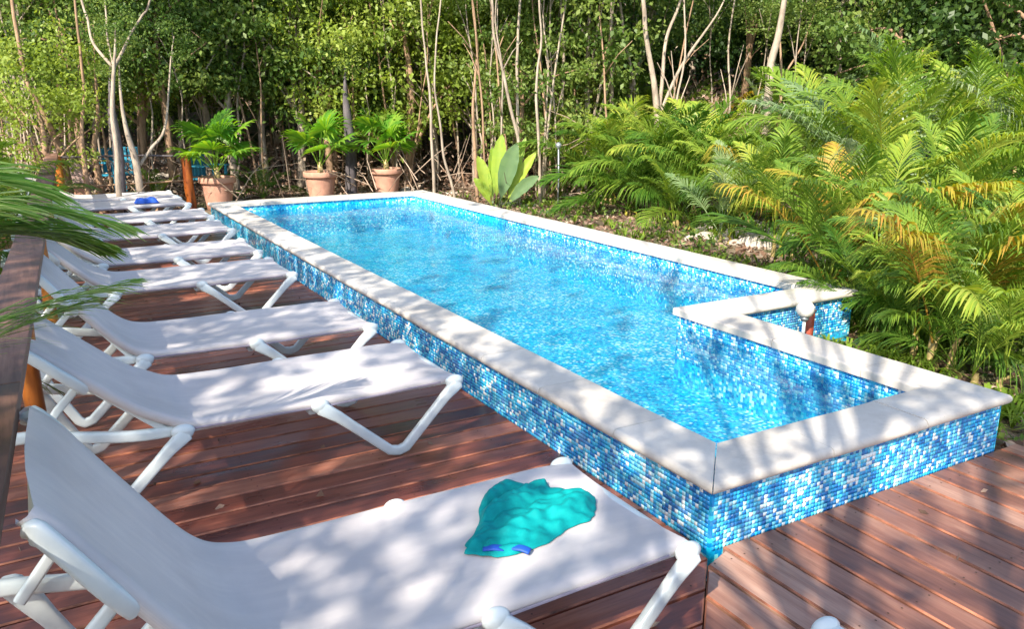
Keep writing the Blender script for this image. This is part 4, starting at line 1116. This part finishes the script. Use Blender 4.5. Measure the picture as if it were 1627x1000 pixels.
PT = [
 (13.4, [[(188, 300, .05), (186, 240, .046), (179, 180, .042), (181, 105, .036)], [(181, 108, .030), (150, 70, .025), (138, 30, .022), (130, 0, .02)], [(181, 108, .03), (205, 60, .024), (225, 25, .02), (238, 0, .018)], [(181, 108, .02), (172, 60, .018), (168, 0, .015)]], 'bark_pale', 'forked pale tree with a slender trunk standing behind the back railing'),
 (13.9, [[(192, 300, .085), (188, 240, .08), (180, 190, .07), (176, 150, .05)]], 'bark_dark', 'dark grey stump-like trunk right in front of the forked pale tree'),
 (14.0, [[(138, 290, .05), (130, 210, .035), (134, 150, .03), (128, 90, .025), (120, 0, .02)]], 'bark_tan', 'slender wavy tan trunk just left of the forked pale tree'),
 (14.5, [[(108, 290, .07), (92, 230, .06), (70, 180, .05), (40, 120, .04), (20, 0, .03)]], 'bark_tan', 'tan trunk leaning left at the left end of the back railing'),
 (13.8, [[(222, 300, .06), (214, 250, .055), (200, 200, .04), (192, 150, .03)], [(222, 262, .035), (240, 235, .03), (262, 205, .025), (270, 120, .02)]], 'bark_pale', 'pale low-forked trunk right of the forked tree at the railing'),
 (14.3, [[(160, 300, .06), (150, 240, .05), (156, 180, .035), (150, 100, .02)]], 'bark_tan', 'short tan trunk directly in front of the dark lower trunk'),
 (15.6, [[(558, 300, .12), (557, 240, .11), (553, 190, .09), (549, 150, .06)]], 'bark_dark', 'thick nearly black trunk between the middle and right pots'),
 (14.2, [[(690, 300, .035), (686, 230, .03), (684, 160, .026), (676, 90, .02), (668, 0, .018)]], 'bark_pale', 'thin straight pale trunk right of the brightest tree'),
 (14.0, [[(722, 310, .03), (705, 250, .026), (700, 200, .022), (690, 120, .018), (700, 0, .015)]], 'bark_pale', 'very thin stem rising from the far pool corner'),
 (14.6, [[(758, 300, .04), (754, 230, .035), (752, 165, .03), (758, 80, .022), (750, 0, .02)]], 'bark_tan', 'thin brown trunk left of the banana-like plant'),
 (14.0, [[(825, 235, .035), (812, 175, .034), (798, 110, .03), (786, 60, .026), (782, 0, .024)]], 'bark_pale', 'leaning pale pole-like trunk above the banana-like plant'),
 (14.4, [[(824, 240, .035), (822, 150, .032), (822, 80, .028), (826, 0, .026)]], 'bark_pale', 'upright pale trunk crossing the leaning pole-like one'),
 (13.8, [[(858, 320, .035), (856, 220, .03), (852, 140, .026), (860, 60, .02), (856, 0, .018)]], 'bark_pale', 'thin grey stem left of the slim garden light'),
 (15.0, [[(895, 250, .04), (893, 160, .034), (896, 80, .028), (890, 0, .022)]], 'bark_pale', 'pale stem rising behind the slim garden light'),
 (15.4, [[(972, 250, .05), (972, 150, .045), (970, 70, .04), (972, 0, .038)]], 'bark_pale', 'straight pale trunk above the left end of the palm planting'),
 (15.8, [[(1012, 240, .045), (1008, 140, .04), (994, 70, .035), (985, 0, .03)]], 'bark_pale', 'thin pale trunk leaning left beside the straight one'),
 (14.6, [[(1052, 260, .07), (1046, 200, .065), (1040, 140, .055), (1030, 80, .05), (1022, 0, .045)], [(1046, 190, .045), (1052, 120, .04), (1060, 60, .035), (1082, 0, .03)], [(1046, 190, .04), (1070, 130, .034), (1098, 80, .03), (1138, 25, .022)]], 'bark_pale', 'pale tree forking into three long limbs above the palms'),
 (14.0, [[(1216, 260, .085), (1219, 190, .075), (1224, 110, .065), (1238, 50, .055), (1246, 0, .05)]], 'bark_pale', 'tall single pale trunk bending right above the palms'),
 (14.6, [[(1240, 250, .04), (1238, 190, .035), (1242, 130, .028), (1240, 60, .02)]], 'bark_tan', 'short brown trunk close right of the tall bending one'),
 (14.8, [[(1205, 260, .05), (1212, 200, .04), (1226, 150, .03), (1270, 80, .02)]], 'bark_tan', 'brown trunk crossing behind the tall bending one'),
]
for i, (dist, paths, mat, lab) in enumerate(PT): px_tree('tree', dist, paths, mat, lab, None, 'thin%d' % (i % 3), 1.25)
# thin saplings
sap_meshes = []
for i in range(6):
    rg = random.Random(i + 900); p = [Vector((0, 0, -.1))]; 
    for k in range(1, 7): p.append(Vector((p[-1].x + rg.uniform(-.09, .1), p[-1].y + rg.uniform(-.09, .09), .7 * k)))
    q = smooth_path(p, 3); bm = bmesh.new(); tube(bm, q, [.019 * (1 - .6 * k / len(q)) for k in range(len(q))], 6)
    for b in range(4):
        s = q[rg.randrange(5, len(q) - 2)]; e = s + Vector((rg.uniform(-.4, .4), rg.uniform(-.4, .4), rg.uniform(.3, .8))); tube(bm, [s, s.lerp(e, .5) + Vector((0, 0, .05)), e], [.011, .008, .004], 5)
    sap_meshes.append(bm_mesh('stem', bm, M['bark_pale'] if i % 3 else M['bark_tan'], True))
for i in range(130):
    rg = random.Random(i * 13 + 77)
    px = rg.uniform(540, 960) if i < 72 else (rg.uniform(-20, 540) if i < 118 else rg.uniform(960, 1420))
    P = CAMP + px_az(px) * (rg.uniform(15.6, 19.0) if px < 760 else rg.uniform(14.2, 18.5))
    t = empty('sapling', (P.x, P.y, ground_z(P.x, P.y)), rg.uniform(0, 6.28))
    tag(t, 'thin bare-stemmed sapling among the trunks of the jungle edge', 'sapling', 'saplings between the jungle trees')
    t.rotation_euler = (rg.uniform(-.10, .10), rg.uniform(-.10, .10), rg.uniform(0, 6.28)); s_ = rg.uniform(.8, 1.25); t.scale = (s_, s_, s_)
    link('stem', sap_meshes[i % 6], t); link('crown', CR['thin%d' % (i % 3)][0], t, (0, 0, 3.9), (0, 0, rg.random() * 6), (.7, .7, .55))

# far forest closing the view, reads as one mass
RNG = np.random.default_rng(5)
N = 90000; az = RNG.uniform(YAW - R(50), YAW + R(48), N); dd_ = RNG.uniform(33, 40, N); zz = RNG.random(N) ** .8 * 9.0
X = CAMP.x + np.sin(az) * dd_; Y = CAMP.y + np.cos(az) * dd_
clump = np.array([noise.noise(Vector((x * .5, y * .5, z * .7))) for x, y, z in zip(X[::10], Y[::10], zz[::10])]).repeat(10)[:N]
base = 1.2 + 1.6 * np.clip(clump + .5, 0, 1)
top_keep = zz < (7.0 + 4 * np.array([noise.noise(Vector((a * 9, 0, 0))) for a in az[::10]]).repeat(10)[:N])
C = np.stack([X, Y, zz + base], 1)[top_keep]; V, F = leaf_verts(C, unit(RNG.normal(size=C.shape)), .42, .6)
o = link('distant_forest', np_mesh('distant_forest', V, F, M['leaf_dark'], RNG.random(len(C)))); tag(o, 'dark mass of forest closing the view behind all the trees', 'forest', kind='stuff')

# brown leaf litter and dry brush
def scatter(n, f, size, mat, name, label, cat, lift=.02, aspect=.6, flat=True):
    pts = []
    while len(pts) < n:
        p = f()
        if p is None: continue
        pts.append(p)
    C = np.array(pts); Dn = RNG.normal(size=C.shape)
    if flat: Dn[:, 2] *= .3
    V, F = leaf_verts(C, unit(Dn), size, aspect)
    o = link(name, np_mesh(name, V, F, M[mat], RNG.random(len(C)))); tag(o, label, cat, kind='stuff'); return o
rs = random.Random(12)
def lit():
    a = YAW + R(rs.uniform(-36, 36)); d = 3.5 + 16 * rs.random() ** .8; x = CAMP.x + math.sin(a) * d; y = CAMP.y + math.cos(a) * d
    if in_pool(x, y, .02) or (DX0 - .1 < x < DX1 and y < 12.2 and not x > PW2): 
        if not (x > PW + .02 and .05 < y < PL1 - PC - .02): return None
    return (x, y, ground_z(x, y) + rs.uniform(.005, .04))
scatter(26000, lit, .075, 'litter', 'leaf_litter', 'dry brown leaves scattered over the ground around the pool', 'leaves')
def brush():
    px = rs.gauss(1130, 95) if rs.random() < .8 else rs.uniform(700, 1500); d = rs.uniform(15.5, 20.5); P = CAMP + px_az(px) * d
    h = 1.7 * rs.random() * math.exp(-((px - 1130) / 170) ** 2) + .3 * rs.random()
    return (P.x, P.y, ground_z(P.x, P.y) + h)
scatter(6000, brush, .10, 'litter', 'dry_brush', 'bank of dry brown leaves and brush behind the palms under the forked pale tree', 'brush', flat=False)
def brush2():
    px = rs.uniform(-60, 960); d = rs.uniform(15.8, 19.5); P = CAMP + px_az(px) * d
    return (P.x, P.y, ground_z(P.x, P.y) + .75 * rs.random() ** 2)
scatter(6000, brush2, .09, 'litter', 'dry_undergrowth', 'withered undergrowth between the trunks behind the pots', 'brush', flat=False)
bm = bmesh.new()
for i in range(900):
    px = rs.gauss(1130, 110) if i % 3 else rs.uniform(-50, 1300); d = rs.uniform(13.8, 19); P = CAMP + px_az(px) * d; z = ground_z(P.x, P.y) + rs.random() * (1.2 if i % 3 else .5)
    if in_pool(P.x, P.y, .2): continue
    e = Vector((rs.uniform(-1, 1), rs.uniform(-1, 1), rs.uniform(-.2, .9))).normalized() * rs.uniform(.4, 1.1); s = Vector((P.x, P.y, z))
    tube(bm, [s, s + e * .5 + Vector((0, 0, rs.uniform(-.06, .08))), s + e], [.010, .008, .003], 4, False)
o = link('twigs', bm_mesh('twigs', bm, M['twig'])); tag(o, 'tangle of dry twigs in the undergrowth below the trees', 'twigs', kind='stuff')

# low green ground cover among the palms and at the deck edge
def cover():
    if rs.random() < .45: x = rs.uniform(PW + .12, PW + 3.2); y = rs.uniform(-1.6, PL1 + 1.5)
    else:
        a = YAW + R(rs.uniform(-5, 33)); d = rs.uniform(5, 15); x = CAMP.x + math.sin(a) * d; y = CAMP.y + math.cos(a) * d
    if in_pool(x, y, .05) or x < DX1 + .06: return None
    return x, y
V, F, A = [], [], []
cnt = 0
while cnt < 1100:
    p = cover()
    if p is None: continue
    if noise.noise(Vector((p[0] * 1.1, p[1] * 1.1, 4))) < -.12: continue
    cnt += 1; z = ground_z(*p); a0 = rs.random()
    near = math.hypot(p[0] - 2.1, p[1]) < 2.5
    for b in range(9):
        a = rs.uniform(0, 6.28); L = rs.uniform(.08, .20); e = Vector((math.cos(a), math.sin(a), 0)); w_ = Vector((-e.y, e.x, 0)) * .008
        s = Vector((p[0], p[1], z)); m1 = s + e * L * .35 + Vector((0, 0, L * .7)); m2 = s + e * L * .95 + Vector((0, 0, L * .55)); i = len(V)
        V.extend([s - w_, s + w_, m1 - w_, m1 + w_, m2 - w_ * .1, m2 + w_ * .1]); F.extend([(i, i + 1, i + 3, i + 2), (i + 2, i + 3, i + 5, i + 4)]); A.extend([a0 * .6 + rs.random() * .4] * 2)
o = link('ground_cover', np_mesh('ground_cover', np.array([tuple(v) for v in V]), np.array(F), M['palm'], A)); tag(o, 'low grassy ground cover under the palms beside the pool', 'grass', kind='stuff')
# soft-leaved low weeds
def weeds():
    p = cover()
    if p is None or noise.noise(Vector((p[0] * .9, p[1] * .9, 9))) < .02: return None
    return (p[0], p[1], ground_z(*p) + .16 * rs.random())
scatter(9000, weeds, .06, 'leaf', 'weeds', 'small leafy weeds between the palms', 'weeds', flat=False)

def deckleaf():
    x = rs.uniform(-2.6, 2.0); y = rs.uniform(-1.6, 11)
    if (x > -.05 and y > -.05): return None
    return (x, y, .006)
scatter(150, deckleaf, .05, 'litter', 'fallen_leaves', 'small dry leaves fallen on the deck boards', 'leaves')
# rocks
RK = []
for i in range(5):
    bm = bmesh.new(); bmesh.ops.create_icosphere(bm, subdivisions=3, radius=1)
    for v in bm.verts:
        n_ = noise.noise(v.co * 1.1 + Vector((i * 7, 0, 0))) * .45 + noise.noise(v.co * 3 + Vector((i * 5, 2, 0))) * .16; v.co *= 1 + n_; v.co.z *= .6
    RK.append(bm_mesh('rock', bm, M['rock'], True, 38))
k = 0
for (pxc, pyc, sx, sy, n_, s0) in ((1235, 385, 70, 18, 26, .16), (1150, 375, 50, 12, 12, .14), (1580, 500, 40, 40, 14, .12), (1600, 560, 30, 30, 10, .11), (935, 318, 30, 6, 8, .16), (820, 328, 30, 3, 7, .14), (1400, 420, 120, 40, 18, .14), (1605, 640, 12, 10, 4, .07), (300, 300, 250, 8, 10, .15), (640, 312, 90, 3, 6, .12)):
    for j in range(n_):
        P = onZ(rs.gauss(pxc, sx * .6), rs.gauss(pyc, sy * .6), -.05); sc = s0 * rs.uniform(.4, 1.1)
        if in_pool(P.x, P.y, .03 + sc) or (DX0 - .2 < P.x < DX1 + .1 and P.y < 12.25): continue
        o = link('rock', RK[k % 5], None, (P.x, P.y, ground_z(P.x, P.y) + sc * .15), (0, 0, rs.random() * 6), (sc, sc * rs.uniform(.7, 1.1), sc * .9)); k += 1
        tag(o, 'pale limestone rock lying in the leaf litter around the pool', 'rock', 'limestone rubble around the planting')

# ------------------------------------------------------------------ things far back at the left
def chair(x, y, rz, lab):
    r = empty('garden_chair', (x, y, ground_z(x, y)), rz); tag(r, lab, 'chair', 'teal garden chairs among the trees')
    bm = bmesh.new(); box(bm, -.24, .24, -.22, .22, .40, .43); bevel(bm, .008); link('seat', bm_mesh('seat', bm, M['chair_blue']), r)
    for k in range(4):
        bm = bmesh.new(); box(bm, -.22 + .115 * k, -.13 + .115 * k, .20, .225, .45, .88); bevel(bm, .006); link('back_slat', bm_mesh('back_slat', bm, M['chair_blue']), r)
    for sx in (-.21, .21):
        for sy in (-.19, .21):
            bm = bmesh.new(); box(bm, sx - .02, sx + .02, sy - .02, sy + .02, 0, .9 if sy > 0 else .62); link('leg', bm_mesh('leg', bm, M['chair_blue']), r)
        bm = bmesh.new(); box(bm, sx - .035, sx + .035, -.24, .19, .622, .645); link('arm_rest', bm_mesh('arm_rest', bm, M['chair_blue']), r)
for (px, d, rz, lab) in ((172, 16.5, .6, 'teal garden chair left of the dark trunk behind the back railing'), (194, 17.2, -.5, 'teal garden chair half hidden by the dark trunk'), (322, 15.2, .9, 'teal garden chair between the orange log post and the left pot')):
    P = CAMP + px_az(px) * d; chair(P.x, P.y, rz, lab)
P = CAMP + px_az(186) * 14.4
bn = empty('bench', (P.x, P.y, ground_z(P.x, P.y)), -YAW); tag(bn, 'low bench with yellow seat board beyond the back railing', 'bench')
bm = bmesh.new(); box(bm, -.6, .6, -.15, .15, .26, .30); bevel(bm, .006); link('seat', bm_mesh('seat', bm, M['yellow']), bn)
for s in (-.45, .45):
    bm = bmesh.new(); box(bm, s - .04, s + .04, -.13, .13, -.05, .258); link('leg', bm_mesh('leg', bm, M['bark_tan']), bn)
P = CAMP + px_az(84) * 15.5
bh = empty('bird_house', (P.x, P.y, ground_z(P.x, P.y)), -YAW + .5); tag(bh, 'small pointed wooden shelter with brown roof at the left behind the railing', 'shelter')
bm = bmesh.new(); v4 = [bm.verts.new(v) for v in ((-.42, -.42, .42), (.42, -.42, .42), (.42, .42, .42), (-.42, .42, .42))]; tp = bm.verts.new((0, 0, 1.12))
for i in range(4): bm.faces.new((v4[i], v4[(i + 1) % 4], tp))
bm.faces.new(v4[::-1]); link('roof', bm_mesh('roof', bm, M['roofwood']), bh)
bm = bmesh.new(); box(bm, -.33, .33, -.33, .33, -.05, .418); bevel(bm, .01); link('wall', bm_mesh('wall', bm, M['terracotta']), bh)

# ------------------------------------------------------------------ trees out of frame, upstream of the sun, that throw the dappled shade
def shade(x, y):
    """how closed the canopy is over a spot of the terrace (0..1)"""
    if y > 11.2: return 0
    if x < 0:                                   # loungers and deck beside the pool
        s = .93 if x < -1.25 else .80
        if y > 4.2: s -= .14
        if y < 1.0 and x > -1.25: s = .62
        if 1.5 < y < 2.2 and -1.2 < x < -.45: s = .42
        if y < -.1 and x > -.9: s = .5
    elif y < .02:                               # deck in front of the pool
        s = .14
        if x > 1.5: s = .50
        if .2 < x < .95 and y < -.3: s = .5
    elif x < .35: s = .66 if y < 5 else .45      # long coping
    elif y < .32: s = .2 if x < 1.25 else .92    # front coping
    elif in_pool(x, y): s = .16
    else: s = .22
    return s
RNG = np.random.default_rng(21)
trunks_xy = [(-3.16, -2.87, .085), (-3.06, -3.45, .075), (-6.2, .6, .10), (-6.8, 3.8, .10), (-5.6, -4.2, .09), (-8.2, -1.0, .12)]
buckets = [[] for _ in trunks_xy]
hd = Vector((math.sin(SUN_AZ), math.cos(SUN_AZ), 0))
CAN = []
gxs = np.arange(-3.2, 4.6, .075)
rs = random.Random(99)
for gx_ in gxs:
    for gy_ in np.arange(-2.4, 12.2, .075):
        x = gx_ + rs.uniform(-.04, .04); y = gy_ + rs.uniform(-.04, .04)
        # long streaks: noise stretched along the light
        u = x * hd.x + y * hd.y; v = -x * hd.y + y * hd.x
        nn = noise.noise(Vector((u * 1.5, v * 3.4, 2))) * .62 + noise.noise(Vector((u * 4.2, v * 8.5, 5))) * .38
        thr = shade(x, y)
        if (nn * 1.15 + .5) < thr:
            CAN.append((x, y))
for (x, y) in CAN:
    hz = rs.uniform(4.6, 8.0); k = (hz - .3) / -SD.z
    P = Vector((x, y, .3)) - SD * k
    b = min(range(len(trunks_xy)), key=lambda i: (trunks_xy[i][0] - P.x) ** 2 + (trunks_xy[i][1] - P.y) ** 2)
    buckets[b].append(tuple(P))
for bi, (tx, ty, tr) in enumerate(trunks_xy):
    z0 = ground_z(tx, ty); root = empty('shade_tree', (tx, ty, z0))
    tag(root, 'shade tree outside the left of the photo, dappling the loungers with its shadow', 'tree', 'shade trees beside the terrace')
    C = np.array(buckets[bi]) if buckets[bi] else np.zeros((0, 3))
    rg = random.Random(bi); bm = bmesh.new(); q = smooth_path([(0, 0, -.2), (.03, .02, 1.5), (-.05, .04, 3.2), (0, 0, 5.2)], 6); tube(bm, q, [tr * (1.1 - .6 * k / len(q)) for k in range(len(q))], 10)
    if len(C):
        for _ in range(14):
            c = Vector(C[rg.randrange(len(C))]) - root.location; s = q[rg.randrange(8, len(q))]; qq = smooth_path([s, s.lerp(c, .5) + Vector((0, 0, .2)), c], 4); tube(bm, qq, [tr * .35 * (1 - .75 * j / len(qq)) for j in range(len(qq))], 6)
    link('trunk', bm_mesh('trunk', bm, M['bark_pale'], True), root)
    if len(C):
        per = 3; CC = np.repeat(C, per, 0) + RNG.normal(size=(len(C) * per, 3)) * .035 - np.array(root.location)
        Dn = unit(RNG.normal(size=CC.shape) + np.array([0, 0, -.3])); V, F = leaf_verts(CC, Dn, .115, .62)
        link('crown', np_mesh('crown', V, F, M['leaf'], RNG.random(len(CC))), root)
